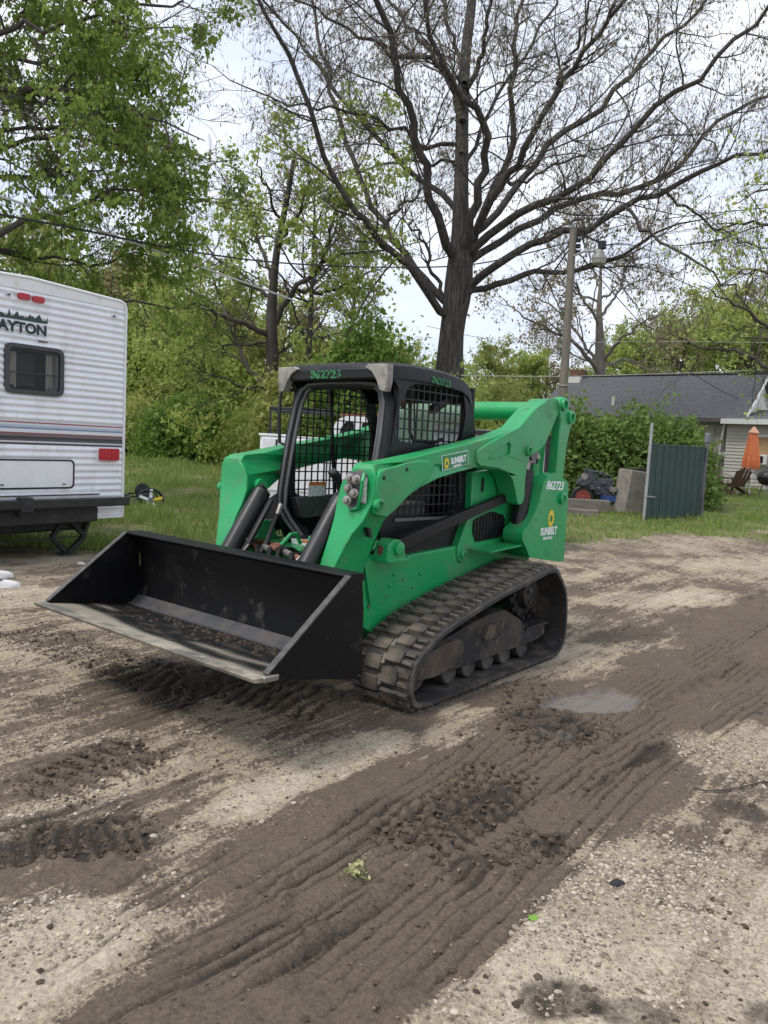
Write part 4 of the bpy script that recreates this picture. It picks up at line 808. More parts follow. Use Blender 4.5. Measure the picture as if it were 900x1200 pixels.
MB().prism([(0, ZB), (0, ZT - .07), (.02, ZT - .02), (.07, ZT), (1.22, ZT + .05), (W - .1, ZT), (W - .03, ZT - .04), (W, ZT - .12), (W, ZB)], -6.5, -.34).build('body', sidm, TR, bevel=.01)
MB().plate([(0, ZB), (0, ZT - .07), (.02, ZT - .02), (.07, ZT), (1.22, ZT + .05), (W - .1, ZT), (W - .03, ZT - .04), (W, ZT - .12), (W, ZB)], [[(.86, 1.94), (1.47, 1.94), (1.47, 2.40), (.86, 2.40)]], -.34, -.004).build('rear_wall', sidm, TR)
for x0, x1, z0, z1 in ((.02, W - .02, ZB, 1.345), (.02, W - .02, 1.61, 1.905), (.02, .85, 1.915, 2.28), (1.48, W - .02, 1.915, 2.28), (.02, .85, 2.29, 2.41), (1.48, W - .02, 2.29, 2.41), (.02, W - .02, 2.41, 3.03)):
    wallsheet(x0, x1, z0, z1).build('siding_sheet', sidm, TR, smooth=60)
st = [((0.02, 1.345, W - .02, 1.365), (0.045, 0.047, 0.055)), ((.02, 1.365, W - .02, 1.385), (.62, .63, .65)), ((.02, 1.385, W - .02, 1.405), (.075, .08, .095)), ((.02, 1.405, W - .02, 1.435), (.045, .037, .042)), ((.02, 1.435, W - .02, 1.465), (.16, .13, .14)),
      ((.02, 1.465, W - .02, 1.478), (.30, .06, .05)), ((.02, 1.478, W - .02, 1.515), (.66, .68, .71)), ((.02, 1.515, W - .02, 1.535), (.20, .27, .38)), ((.02, 1.535, W - .02, 1.560), (.42, .48, .57)), ((.02, 1.560, W - .02, 1.583), (.62, .64, .68)), ((.02, 1.583, W - .02, 1.595), (.33, .05, .05)), ((.02, 1.595, W - .02, 1.61), (.60, .62, .64))]
for (x0, z0, x1, z1), c in st:
    MB().box(x0, x1, -.01, .009 if (z0 * 1000) % 3 > 1.5 else .006, z0, z1 + .001).build('stripe', pmat('stripe', c, .4, var=.04), TR)
trim = pmat('white_edge_trim', (.74, .75, .75), .35, var=.05, dirt=[((.4, .36, .25), .4, 6, .55, .75)])
MB().tube([(.0, .006, ZB), (.0, .006, ZT - .08), (.02, .006, ZT - .025), (.075, .006, ZT - .004), (1.22, .006, ZT + .045), (W - .11, .006, ZT - .006), (W, .006, ZT - .13), (W, .006, ZB)], .02, 8).build('edge_trim', trim, TR, smooth=40)
MB().prism([(.02, 3.02), (.03, ZT - .02), (.09, ZT + .003), (1.22, ZT + .055), (W - .12, ZT + .005), (W - .04, ZT - .03), (W - .02, 3.02)], -.02, .012).build('roof_cap', trim, TR, bevel=.008)
# window
wo_ = roundpoly([(.82, 2.44), (1.51, 2.44), (1.51, 1.90), (.82, 1.90)], .09, 5); wi = roundpoly([(.87, 2.395), (1.46, 2.395), (1.46, 1.945), (.87, 1.945)], .06, 5)
wn = MB().plate(wo_, [wi], -.01, .036).build('window', pmat('dark_grey_window_frame', (.045, .047, .052), .5, var=.2), TR, bevel=.006)
MB().prism(wi, -.06, .004).build('pane', mt['pane'], wn, smooth=0)
MB().box(.86, 1.47, -.30, -.29, 1.93, 2.41).build('dark_recess_sheet', pmat('unlit_room_shade', (.012, .012, .013), .9), wn)  # dark sheet, the room's shade put into its colour
MB().bar((.87, .012, 2.13), (1.46, .012, 2.13), .012, .014).build('sash_bar', pmat('sash_bar', (.03, .03, .033), .5), wn)
cur = pmat('beige_curtain', (.66, .62, .53), .9, var=.15, stretch=(8, 1, 1))
for x0, x1 in ((.90, .99), (1.33, 1.43)):
    mb = MB(); rows_ = [[(x0 + (x1 - x0) * k / 8, -.07 - .008 * math.sin(k * 2.2), z_ + (.03 if z_ < 2 and 2 < k < 6 else 0)) for k in range(9)] for z_ in (2.36, 2.2, 2.05, 1.97)]
    mb.sheet(rows_, .004, (0, -1, 0)).build('curtain', cur, wn)
MB().box(1.05, 1.27, -.20, -.19, 2.0, 2.36).build('blind', pmat('grey_blind', (.07, .065, .06), .9), wn)
MB().bar((1.0, -.15, 2.16), (1.32, -.15, 2.16), .015, .02).build('blind_rail', pmat('rail', (.02, .02, .02), .6), wn)
MB().plate(wo_, [wi], -.004, .0045).build('window_gasket', pmat('gasket', (.02, .02, .02), .7), wn) if False else None
# lamps
for x, z_ in ((1.30, 2.95), (1.135, 2.945)):
    l = MB().prism(roundpoly([(x - .068, z_ - .034), (x + .068, z_ - .034), (x + .068, z_ + .034), (x - .068, z_ + .034)], .03, 5), .012, .042).build('clearance_light', mt['red'], TR, bevel=.012, seg=3)
for x, z_ in ((1.47, 2.94), (.18, 2.92)):
    l = MB().prism(roundpoly([(x - .05, z_), (x, z_ + .024), (x + .05, z_), (x, z_ - .024)], .02), .014, .030).build('marker_bracket', mt['white'], TR, bevel=.004); MB().prism(roundpoly([(x - .018, z_ - .008), (x + .018, z_ - .008), (x + .018, z_ + .01), (x - .018, z_ + .01)], .006), .030, .036).build('marker_socket', mt['hose'], l)
tl = MB().prism(roundpoly([(.09, 1.18), (.09, 1.325), (.35, 1.325), (.35, 1.18)], .02), .006, .06).build('tail_light', mt['red'], TR, bevel=.014, seg=3)
MB().box(.20, .204, .058, .064, 1.19, 1.315).build('lens_rib', mt['red'], tl)
MB().box(.08, .36, .004, .016, 1.17, 1.335).build('lamp_base', mt['white'], tl, bevel=.004)
# lettering: the name with a row of pines and hills above it
dk = pmat('dark_teal_print', (.016, .024, .028), .5, var=.1); tg = pmat('pine_green_print', (.02, .05, .045), .5, var=.2)
text_obj('lettering', 'LAYTON', .150, pmat('white_print', (.7, .72, .74), .5, var=.05), TR, (1.655, .0195, 2.565), (RAD(90), 0, RAD(180)), 0, .016, xs=1.05)
text_obj('lettering', 'LAYTON', .150, dk, TR, (1.655, .0215, 2.565), (RAD(90), 0, RAD(180)), 0, .0075, xs=1.05)
for k in range(5): MB().box(1.02 + k * .022, 1.036 + k * .022, .015, .0205, 2.488, 2.503).build('small_print', dk, TR)
rl = random.Random(4); hill = []; x = 1.82
while x > 1.02:
    hill.append((x, 2.715 + rl.uniform(0, .035) + (.045 if rl.random() < .25 else 0))); x -= rl.uniform(.012, .03)
MB().prism([(1.82, 2.695)] + hill + [(1.02, 2.70)], .0185, .0205).build('pine_print', tg, TR, smooth=0)
# hatch, ledge, skirt, bumper
ho = roundpoly([(.67, 1.18), (2.0, 1.18), (2.0, .845), (.67, .845)], .06, 5); hi = roundpoly([(.688, 1.163), (1.982, 1.163), (1.982, .862), (.688, .862)], .05, 5)
ha = MB().prism(hi, .004, .022).build('hatch', mt['white'], TR, bevel=.003); MB().plate(ho, [hi], .002, .026).build('hatch_gasket', mt['hose'], ha)
for x in (.80, 1.53): MB().box(x - .02, x + .02, .022, .030, .89, .903).build('hatch_latch', mt['hose'], ha, bevel=.003)
MB().box(.33, W, .004, .045, .775, .792).build('ledge', trim, TR, bevel=.004); MB().box(.34, W, .008, .03, .765, .775).build('ledge_gap', mt['hose'], TR)
iron = pmat('weathered_black_iron', (.014, .014, .015), .6, var=.3, dirt=[((.07, .065, .06), .5, 7, .5, .7)], bump=.001)
bm_ = MB().box(.02, W, .10, .20, .635, .735).build('bumper', iron, TR, bevel=.012)
MB().box(1.27, 1.41, .09, .215, .60, .765).build('bumper_bracket', iron, bm_, bevel=.01); MB().box(1.30, 1.38, .05, .11, .55, .65).build('bracket_foot', iron, bm_)
MB().box(.37, W, -6.2, .05, .44, .625).build('chassis_rail', iron, TR, bevel=.01)
MB().box(.02, .34, -.02, .012, .475, .66).build('corner_skirt', sidm, TR, bevel=.004); MB().box(.0, .36, -.02, .022, .470, .485).build('skirt_lip', trim, TR)
MB().box(.3, W - .3, -6.2, -.3, .30, .46).build('underbody_tank', iron, TR, bevel=.03)
for sx in (0.25, W - .25):
    for yy in (-3.2, -4.05):
        wl = MB().lathe([(.20, -.1), (.34, -.1), (.36, -.05), (.36, .05), (.34, .1), (.20, .1)], (sx, yy, .36), (1, 0, 0), 28).build('wheel', mt['hose'], TR); MB().lathe([(.2, -.06), (.2, .07), (.05, .09)], (sx, yy, .36), (-1 if sx < 1 else 1, 0, 0), 20).build('rim', mt['steel'], wl)
# scissor jack under the bumper
JK = empty('scissor_jack', tuple(TR.matrix_basis @ Vector((.56, -.30, 0))), RAD(-125.88)); JK.location = (-3.294 + .56 * -.5861 + -.30 * .8102, 9.5 + .56 * -.8102 + -.30 * -.5861, 0)
tag(JK, 'black scissor jack standing under the trailer bumper', 'jack')
for nm, p0, p1 in (('lower_arm', (.0, .0, .03), (.20, 0, .225)), ('lower_arm', (.0, .03, .03), (-.22, .03, .225)), ('upper_arm', (.20, 0, .225), (.05, 0, .44)), ('upper_arm', (-.22, .03, .225), (.0, .03, .44))):
    MB().bar(p0, p1, .055, .06, up=(0, 1, 0)).build(nm, iron, JK, bevel=.006)
MB().bar((-.26, .015, .225), (1.0, .015, .215), .014, .014).build('screw_rod', iron, JK); MB().bar((-.20, .03, .24), (-.29, .03, .45), .04, .04).build('stay', iron, JK)
MB().box(-.1, .1, -.08, .1, -.01, .03).build('foot_plate', iron, JK, bevel=.006); MB().box(-.06, .10, -.05, .08, .43, .445).build('head_plate', iron, JK)

# ------------------------------------------------------------------ white service pickup behind the loader, facing right
YV = 11.7
PK = empty('service_pickup', (-1.95, YV, 0), RAD(3)); tag(PK, 'white service pickup with utility box and dark side windows behind the loader', 'pickup')
wp = mt['white']
bx = MB().box(0, 1.02, -.05, 1.75, .62, 1.60).build('utility_box', wp, PK, bevel=.03, seg=3)
MB().box(.03, .50, -.07, -.045, .75, 1.56).build('box_door', wp, bx, bevel=.012); MB().box(.53, .99, -.07, -.045, .75, 1.56).build('box_door', wp, bx, bevel=.012)
MB().box(.24, .27, -.085, -.068, 1.42, 1.54).build('door_handle', mt['hose'], bx, bevel=.004); MB().box(.74, .77, -.085, -.068, 1.42, 1.54).build('door_handle', mt['hose'], bx, bevel=.004)
MB().box(-.02, 1.04, -.07, .0, 1.585, 1.62).build('box_lid', wp, bx, bevel=.008)
rk = MB().tube([(.12, .2, 1.6), (.12, .2, 2.02), (1.1, .2, 2.02)], .03, 8).build('ladder_rack', mt['hose'], PK); MB().tube([(.12, 1.5, 1.6), (.12, 1.5, 2.02), (1.1, 1.5, 2.02)], .03, 8).build('rack_side', mt['hose'], rk); MB().bar((.12, .2, 2.02), (.12, 1.5, 2.02), .05, .05).build('rack_bar', mt['hose'], rk)
cabp = [(1.04, .62), (1.04, 1.52), (1.14, 1.86), (1.28, 1.95), (2.12, 1.95), (2.30, 1.90), (2.62, 1.40), (3.55, 1.28), (3.70, 1.15), (3.70, .62)]
cb_ = MB().prism(roundpoly(cabp, .06, 4), 0, 1.72).build('cab', wp, PK, bevel=.03, seg=3)
for pl in ([(1.17, 1.50), (1.22, 1.76), (1.30, 1.87), (1.42, 1.87), (1.42, 1.50)], [(1.52, 1.50), (1.55, 1.87), (2.05, 1.87), (2.12, 1.80), (2.12, 1.50)]):
    MB().prism(roundpoly(pl, .04), -.012, .01).build('side_window', mt['dark_glass'], cb_)
MB().prism([(2.20, 1.85), (2.33, 1.86), (2.60, 1.45), (2.55, 1.45)], .06, 1.66).build('windshield', pmat('sky_reflection_glass', (.25, .29, .33), .08, spec=.8), cb_)  # reflected sky is put into the windshield colour
MB().box(1.50, 1.505, -.02, 0, .75, 1.5).build('door_seam', mt['hose'], cb_); MB().box(2.3, 2.48, -.2, -.02, 1.42, 1.62).build('wing_mirror', mt['hose'], cb_, bevel=.02); MB().box(1.58, 1.72, -.025, 0, 1.36, 1.40).build('door_handle', mt['hose'], cb_)
rdt = MB(); rdt.box(1.2, 2.1, .3, 1.4, 1.96, 2.02); rdt.build('roof_load', mt['rust'], PK, bevel=.02)
for x in (.45, 3.0):
    for yy in (.05, 1.6):
        w = MB().lathe([(.2, -.12), (.36, -.11), (.39, -.05), (.39, .05), (.36, .11), (.2, .12)], (x, yy, .39), (0, 1, 0), 26).build('wheel', mt['hose'], PK); MB().lathe([(.2, -.09), (.2, .10), (.06, .11)], (x, yy, .39), (0, -1 if yy < 1 else 1, 0), 18).build('rim', mt['steel'], w)
MB().box(.1, 3.6, .2, 1.5, .40, .64).build('frame_rail', iron, PK)
# ------------------------------------------------------------------ small box trailer, mostly hidden
BL = empty('box_trailer', (.55, 12.6, 0), RAD(0)); tag(BL, 'small pale grey box trailer with dark edges, mostly hidden behind the loader', 'trailer')
pgrey = pmat('pale_grey_panel', (.50, .51, .52), .45, var=.06)
bb = MB().box(0, 1.95, -.7, .8, .62, 1.80).build('box', pgrey, BL, bevel=.02)
for a_, b_2 in (((-.01, -.715, 1.80), (1.96, -.715, 1.80)), ((-.01, -.715, .62), (1.96, -.715, .62)), ((0, -.715, .62), (0, -.715, 1.8)), ((1.95, -.715, .62), (1.95, -.715, 1.8))): MB().bar(a_, b_2, .07, .07).build('edge_rail', mt['hose'], bb)
MB().box(-.02, 1.97, -.72, .82, 1.80, 1.85).build('roof', mt['greysteel'], BL, bevel=.015)
for yy in (-.72, .82):
    w = MB().lathe([(.18, -.1), (.30, -.09), (.33, -.04), (.33, .04), (.30, .09), (.18, .1)], (.95, yy, .33), (0, 1, 0), 24).build('wheel', mt['hose'], BL); MB().lathe([(.17, -.07), (.17, .08), (.05, .09)], (.95, yy, .33), (0, -1 if yy < 0 else 1, 0), 18).build('rim', mt['steel'], w)
MB().bar((-1.0, .05, .45), (1.9, .05, .5), .08, .1).build('draw_bar', iron, BL)

# ------------------------------------------------------------------ house on the right (x along its front to the right, y to the back)
HO = empty('house', (13.5, 29.5, .58), RAD(-38)); tag(HO, 'low beige house with grey shingle roof at the right edge', 'house')
HL, HE, HR, HD = 8.4, 2.72, 4.55, 3.0
shing = pmat('grey_asphalt_shingles', (.088, .09, .097), .9, var=.45, scale=3, bump=.015, bscale=14, stretch=(2.2, 5, 5), dirt=[((.15, .155, .17), .7, 7, .48, .60), ((.045, .047, .055), .7, 5, .52, .62)])
side1 = pmat('beige_wide_siding', (.33, .31, .27), .7, var=.08, scale=2); side2 = pmat('cream_clapboard', (.44, .42, .37), .6, var=.06, scale=2)
trimw = pmat('off_white_trim', (.62, .61, .58), .5, var=.06)
core_ = MB().prism([(0, 0), (0, HE), (HD, HR - .06), (2 * HD, HE), (2 * HD, 0)], -HL, -.02, ax='x'); core_.build('wall', side1, HO)
bd = .42; k = 0; z_ = 0.0
while z_ < HE - .1:          # wide lap boards on the front wall
    h = min(bd, HE - .05 - z_); off = (k % 2) * .6
    for j in range(7):
        x0 = -HL + j * 1.2 - off + .004; x1 = min(x0 + 1.192, -.03)
        if x1 > -HL and x0 < -.03: MB().add([(max(x0, -HL), -.035, z_), (x1, -.035, z_), (x1, -.012, z_ + h - .004), (max(x0, -HL), -.012, z_ + h - .004), (max(x0, -HL), .01, z_), (x1, .01, z_), (x1, .01, z_ + h - .004), (max(x0, -HL), .01, z_ + h - .004)], [(0, 1, 2, 3), (4, 7, 6, 5), (0, 4, 5, 1), (3, 2, 6, 7), (0, 3, 7, 4), (1, 5, 6, 2)]).build('lap_board', side1, HO, smooth=0)
    z_ += bd; k += 1
for k in range(5):           # gable boards
    z0 = HE + .02 + k * .36; z1 = min(z0 + .352, HR - .1); y0 = HD * (z0 - HE) / (HR - HE); y1 = HD * (z1 - HE) / (HR - HE)
    if z0 < HR - .15: MB().prism([(y0 + .05, z0), (2 * HD - y0 - .05, z0), (2 * HD - y1 - .05, z1), (y1 + .05, z1)], -.015, .012, ax='x').build('gable_board', trimw, HO)
rf = MB(); ov = .35; sl = (HR - HE) / HD
rf.prism([(-ov, HE - ov * sl), (HD, HR), (2 * HD + ov, HE - ov * sl), (2 * HD + ov, HE - ov * sl + .12), (HD, HR + .12), (-ov, HE - ov * sl + .12)], -HL - .25, .22, ax='x')
roof_h = rf.build('roof', shing, HO)
nc = 22
for c in range(nc):          # shingle courses, each one a raised strip
    y0 = -ov + (HD + ov) * c / nc; y1 = -ov + (HD + ov) * (c + 1) / nc; zz0 = HE + .12 + y0 * sl; zz1 = HE + .12 + y1 * sl
    MB().add([(-HL - .25, y0, zz0 + .014), (.22, y0, zz0 + .014), (.22, y1, zz1 + .006), (-HL - .25, y1, zz1 + .006), (-HL - .25, y0, zz0 + .001), (.22, y0, zz0 + .001)], [(0, 1, 2, 3), (0, 4, 5, 1)]).build('shingle_course', shing, roof_h, smooth=0)
MB().bar((-HL - .26, HD, HR + .135), (.23, HD, HR + .135), .25, .03).build('ridge_cap', shing, roof_h)
MB().box(-HL - .28, .25, -ov - .05, -ov + .02, HE - ov * sl - .03, HE - ov * sl + .13).build('gutter', pmat('brown_grey_gutter', (.10, .085, .08), .6), HO)
MB().bar((.235, -ov, HE - ov * sl + .04), (.235, HD, HR + .03), .03, .17, up=(1, 0, 0)).build('bargeboard', trimw, HO); MB().bar((.235, 2 * HD + ov, HE - ov * sl + .04), (.235, HD, HR + .03), .03, .17, up=(1, 0, 0)).build('bargeboard', pmat('dark_bargeboard', (.04, .04, .045), .7), HO)
# chimney and vent
chm = MB().box(-HL + .05, -HL + .62, HD - .35, HD + .3, HR - .5, HR + .42).build('chimney', pmat('red_brick', (.15, .07, .05), .9, var=.4, scale=14), HO); MB().box(-HL + .02, -HL + .66, HD - .6, HD - .34, HR - .45, HR + .05).build('chimney_flashing', trimw, chm)
MB().cyl((-5.3, .55, HE + .4), (-5.3, .55, HE + .8), .06, 10).build('vent_pipe', trimw, HO)
# window behind the hedge, downspout, meters, cellar hatch
MB().box(-3.4, -1.9, -.05, .0, 1.3, 2.35).build('window_frame', trimw, HO, bevel=.01)
MB().tube([(-.46, -.3, 2.5), (-.5, -.16, 2.35), (-.6, -.16, 1.2), (-.74, -.16, .05)], .05, 8).build('downspout', trimw, HO)
for x in (-.90, -.48):
    mtb = MB().box(x - .13, x + .13, -.14, -.03, 1.02, 1.34).build('meter_box', pmat('meter_grey', (.40, .41, .41), .5), HO, bevel=.02); MB().lathe([(.11, 0), (.11, .06), (.07, .09)], (x, -.14, 1.2), (0, -1, 0), 16).build('meter_dial', mt['pane'] if False else pmat('meter_glass', (.5, .52, .52), .2), mtb)
    MB().cyl((x, -.09, 1.3), (x, -.09, 2.4), .025, 8).build('conduit', pmat('conduit_grey', (.32, .32, .31), .5), mtb)
MB().box(-1.15, -.68, -.06, -.02, .40, .80).build('cellar_window', mt['dark_glass'], HO)
# right wing in cream clapboard
WX0, WX1, WZ = -.22, 4.2, 2.42
MB().box(WX0, WX1, -.75, 3.0, 0, WZ).build('wing_wall', side2, HO)
k = 0
while k * .125 < WZ - .05:
    z_ = k * .125; MB().add([(WX0 - .01, -.785, z_), (WX1, -.785, z_), (WX1, -.755, z_ + .124), (WX0 - .01, -.755, z_ + .124), (WX0 - .01, -.74, z_), (WX1, -.74, z_)], [(0, 1, 2, 3), (0, 4, 5, 1)]).build('clapboard', side2, HO, smooth=0); k += 1
wr = MB().prism([(-1.15, WZ + .02), (-1.15, WZ + .14), (3.0, WZ + .75), (3.0, WZ + .6)], WX0 - .12, WX1, ax='x').build('wing_roof', shing, HO); MB().box(WX0 - .16, WX1, -1.2, -1.14, WZ - .04, WZ + .15).build('wing_fascia', trimw, HO); MB().box(WX0 - .16, WX0 - .12, -1.15, -.5, WZ - .04, WZ + .12).build('wing_fascia', trimw, HO)
wf = MB().plate([(.66, .85), (1.94, .85), (1.94, 2.0), (.66, 2.0)], [[(.73, .92), (1.87, .92), (1.87, 1.93), (.73, 1.93)]], -.83, -.76).build('window', trimw, HO, bevel=.008)
MB().box(.73, 1.87, -.80, -.79, 1.20, 1.93).build('boarded_pane', pmat('tan_plywood', (.36, .23, .11), .7, var=.25, stretch=(1, 1, 6)), wf); MB().box(.73, 1.87, -.80, -.79, .92, 1.20).build('pane', mt['dark_glass'], wf)
ac = MB().box(.76, 1.30, -1.12, -.79, .92, 1.28).build('window_air_conditioner', trimw, HO, bevel=.015); MB().box(.80, 1.18, -1.135, -1.118, .97, 1.23).build('grille', mt['hose'], ac)
# ------------------------------------------------------------------ things by the house
def gput(x, y, Y):
    p = at(x, y, Y); return (p[0], p[1], float(base_z(p[0], p[1])))
U0 = gput(877, 575, 25.5); UM = empty('patio_umbrella', U0); tag(UM, 'closed orange patio umbrella on a thin pole by the house', 'umbrella')
orange = pmat('orange_canvas', (.72, .20, .075), .8, var=.15, scale=4, stretch=(6, 6, .6))
MB().cyl((0, 0, 0), (0, 0, 2.3), .022, 10).build('pole', mt['greysteel'], UM); MB().lathe([(.26, 0), (.26, .06), (.05, .1)], (0, 0, 0), (0, 0, 1), 20).build('base', mt['hose'], UM)
cn_ = MB(); prof = [(.16, .92), (.27, .98), (.25, 1.25), (.20, 1.6), (.16, 1.9), (.13, 2.1), (.03, 2.28)]; vs = []; fs = []; n = 32
for i, (r, h) in enumerate(prof):
    for k in range(n):
        a = 2 * math.pi * k / n; q = r * (1 + .22 * math.cos(8 * a + .3 * math.sin(3 * a)) * (1 - i / 8)); vs.append((q * math.cos(a), q * math.sin(a) * .85, h - (.08 if i == 0 and k % 4 == 0 else 0)))
for i in range(len(prof) - 1):
    for k in range(n): fs.append((i * n + k, i * n + (k + 1) % n, (i + 1) * n + (k + 1) % n, (i + 1) * n + k))
cn_.add(vs, fs).build('canopy', orange, UM, smooth=60); MB().lathe([(.15, 2.06), (.17, 2.10), (.10, 2.2), (.02, 2.30)], (0, 0, 0), (0, 0, 1), 16).build('vent_cap', pmat('faded_canvas', (.75, .42, .28), .8), UM); MB().tube([(.2 * math.cos(a), .18 * math.sin(a), 1.32) for a in np.linspace(0, 6.2, 14)], .014, 6).build('tie_strap', pmat('strap', (.45, .1, .04), .8), UM)
def garden_chair(loc, rz, label, c):
    t = empty('garden_chair', loc, rz); tag(t, label, 'chair', 'garden chairs beside the house'); m = pmat('brown_chair_plastic', c, .6, var=.2)
    for k in range(5): MB().bar((-.24 + k * .12, .22, .33), (-.27 + k * .135, .48, .95 - .05 * abs(k - 2)), .105, .02, up=(0, 1, 0)).build('back_slat', m, t)
    for k in range(4): MB().bar((-.27, -.22 + k * .13, .38 - k * .02), (.27, -.22 + k * .13, .38 - k * .02), .11, .022).build('seat_slat', m, t)
    for s_ in (-1, 1):
        MB().bar((s_ * .32, -.32, .56), (s_ * .32, .36, .56), .12, .025).build('armrest', m, t); MB().bar((s_ * .29, -.28, 0), (s_ * .29, -.26, .55), .09, .03).build('leg', m, t); MB().bar((s_ * .29, -.28, .36), (s_ * .29, .55, .02), .03, .1).build('leg', m, t)
garden_chair(gput(843, 577, 25.6), RAD(30), 'brown slatted garden chair nearest the house downspout', (.13, .06, .04)); garden_chair(gput(857, 577, 25.0), RAD(200), 'brown slatted garden chair turned away, left of the orange umbrella', (.10, .055, .04))
tb = empty('garden_table', gput(868, 577, 25.4)); tag(tb, 'small white garden table between the chairs and the orange umbrella', 'table'); MB().lathe([(.42, .62), (.44, .64), (.44, .66), (.40, .67)], (0, 0, 0), (0, 0, 1), 24).build('table_top', trimw, tb)
for a in range(4): MB().bar((.3 * math.cos(a * 1.57 + .7), .3 * math.sin(a * 1.57 + .7), 0), (.18 * math.cos(a * 1.57 + .7), .18 * math.sin(a * 1.57 + .7), .62), .04, .04).build('leg', trimw, tb)
fr_ = empty('window_sash', gput(831, 578, 26.2)); tag(fr_, 'old white window sash leaning by the green gate', 'window sash'); MB().plate([(-.36, 0), (.36, 0), (.36, .52), (-.36, .52)], [[(-.30, .06), (-.03, .06), (-.03, .46), (-.30, .46)], [(.03, .06), (.30, .06), (.30, .46), (.03, .46)]], -.03, .03).build('sash_frame', trimw, fr_); MB().box(-.31, .31, -.006, .006, .05, .47).build('pane', mt['dark_glass'], fr_)
gl = empty('kettle_grill', gput(897, 590, 23.5)); tag(gl, 'black kettle grill on legs at the right edge by the lawn', 'grill'); MB().lathe([(.05, .50), (.22, .56), (.30, .70), (.30, .74), (.31, .75)], (0, 0, 0), (0, 0, 1), 24).build('bowl', mt['black'], gl, smooth=50); MB().lathe([(.31, .755), (.29, .86), (.20, .96), (.03, 1.0)], (0, 0, 0), (0, 0, 1), 24).build('lid', mt['black'], gl, smooth=50)
for a in range(3): MB().bar((.30 * math.cos(a * 2.09), .30 * math.sin(a * 2.09), 0), (.15 * math.cos(a * 2.09), .15 * math.sin(a * 2.09), .58), .025, .025).build('leg', mt['greysteel'], gl)
MB().tube([(-.06, 0, 1.0), (-.06, 0, 1.05), (.06, 0, 1.05), (.06, 0, 1.0)], .012, 6).build('lid_handle', mt['hose'], gl)

# ------------------------------------------------------------------ gate with green privacy slats
gb0 = at(754, 612, 17.2); gb1 = at(823, 607, 18.6); gz0 = float(base_z(*gb0[:2]))
GT = empty('gate', (gb0[0], gb0[1], gz0), math.atan2(gb1[1] - gb0[1], gb1[0] - gb0[0])); GWd = float(np.hypot(gb1[0] - gb0[0], gb1[1] - gb0[1]))
tag(GT, 'chain link gate filled with dark green privacy slats standing on the lawn', 'gate')
galv = pmat('galvanised_pipe', (.34, .35, .35), .5, .3, var=.15); slm = pmat('green_vinyl_slat', (.034, .068, .058), .55, var=.25, scale=3)
MB().cyl((0, 0, -.1), (.03, 0, 2.25), .034, 12).build('post', galv, GT); MB().cyl((GWd, .05, -.1), (GWd + .02, .05, 2.1), .045, 12).build('post', pmat('dull_dark_post', (.12, .12, .13), .6, var=.3), GT)
MB().box(GWd - .04, GWd + .08, .0, .11, 1.90, 2.14).build('post_collar', pmat('grey_collar', (.17, .17, .2), .6), GT, bevel=.02)
MB().tube([(.06, 0, .1), (.07, 0, 1.76), (GWd - .06, .04, 1.78), (GWd - .07, .04, .1)], .018, 8, closed=True).build('gate_frame', slm, GT)
ns_ = 17
for k in range(ns_):
    x = .07 + (GWd - .14) * (k + .5) / ns_; w = (GWd - .14) / ns_ * .93; MB().box(x - w / 2, x + w / 2, .005 + .03 * k / ns_ + .006 * (k % 2), .017 + .03 * k / ns_ + .006 * (k % 2), .06, 1.80 + .015 * math.sin(k * 2.1)).build('slat', slm, GT)
wv = MB()                     # chain link wires woven over the slats
for k in range(30):
    z0 = .06 + k * .058; wv.tube([(.07 + (GWd - .14) * j / 17, -.004 + .03 * j / 17 + (.008 if j % 2 else 0), z0 + (.02 if j % 2 else -.02)) for j in range(18)], .0035, 4, caps=False)
wv.build('chain_link', pmat('green_coated_wire', (.045, .095, .088), .5), GT, smooth=0)
MB().bar((-.05, -.03, .60), (.30, -.04, .58), .03, .03).build('latch', galv, GT)
# concrete box, engine on wheels, timbers
cb0 = gput(743, 597, 19.0); CX = empty('concrete_box', cb0, RAD(12)); tag(CX, 'tapered grey concrete box between the old engine and the green gate', 'concrete box'); conc = pmat('weathered_concrete', (.24, .215, .185), .9, var=.2, scale=3, bump=.006, dirt=[((.10, .09, .075), .6, 4, .5, .65)])
MB().add([(-.42, -.3, 0), (.40, -.3, 0), (.40, .4, 0), (-.42, .4, 0), (-.30, -.26, 1.08), (.36, -.26, 1.02), (.36, .36, 1.05), (-.30, .36, 1.1)], [(0, 3, 2, 1), (0, 1, 5, 4), (1, 2, 6, 5), (2, 3, 7, 6), (3, 0, 4, 7), (4, 5, 6, 7)]).build('box_body', conc, CX, bevel=.02); MB().box(-.24, .30, -.22, .32, 1.04, 1.115).build('hollow_shade_block', pmat('hollow_shade', (.03, .028, .025), .9), CX)  # dark block on top paints the shade of an open hollow
E0 = gput(694, 590, 19.5); EN = empty('engine_cart', E0, RAD(-8)); tag(EN, 'old dark engine on a cart with a rusty red wheel by the hedge', 'engine')
blu = pmat('greasy_blue_iron', (.045, .055, .075), .55, .2, var=.5, scale=9, dirt=[((.16, .16, .17), .7, 12, .52, .6), ((.09, .06, .04), .6, 6, .5, .65)])
wh = MB().lathe([(.12, -.08), (.26, -.09), (.30, -.04), (.30, .04), (.26, .09), (.12, .08)], (-.28, -.25, .30), (0, 1, 0), 24).build('wheel', mt['hose'], EN); MB().lathe([(.19, -.06), (.19, -.10), (.06, -.08), (.05, -.13), (.0, -.13)], (-.28, -.25, .30), (0, 1, 0), 20).build('rim', pmat('rusty_red_rim', (.20, .045, .03), .7, var=.4), wh)
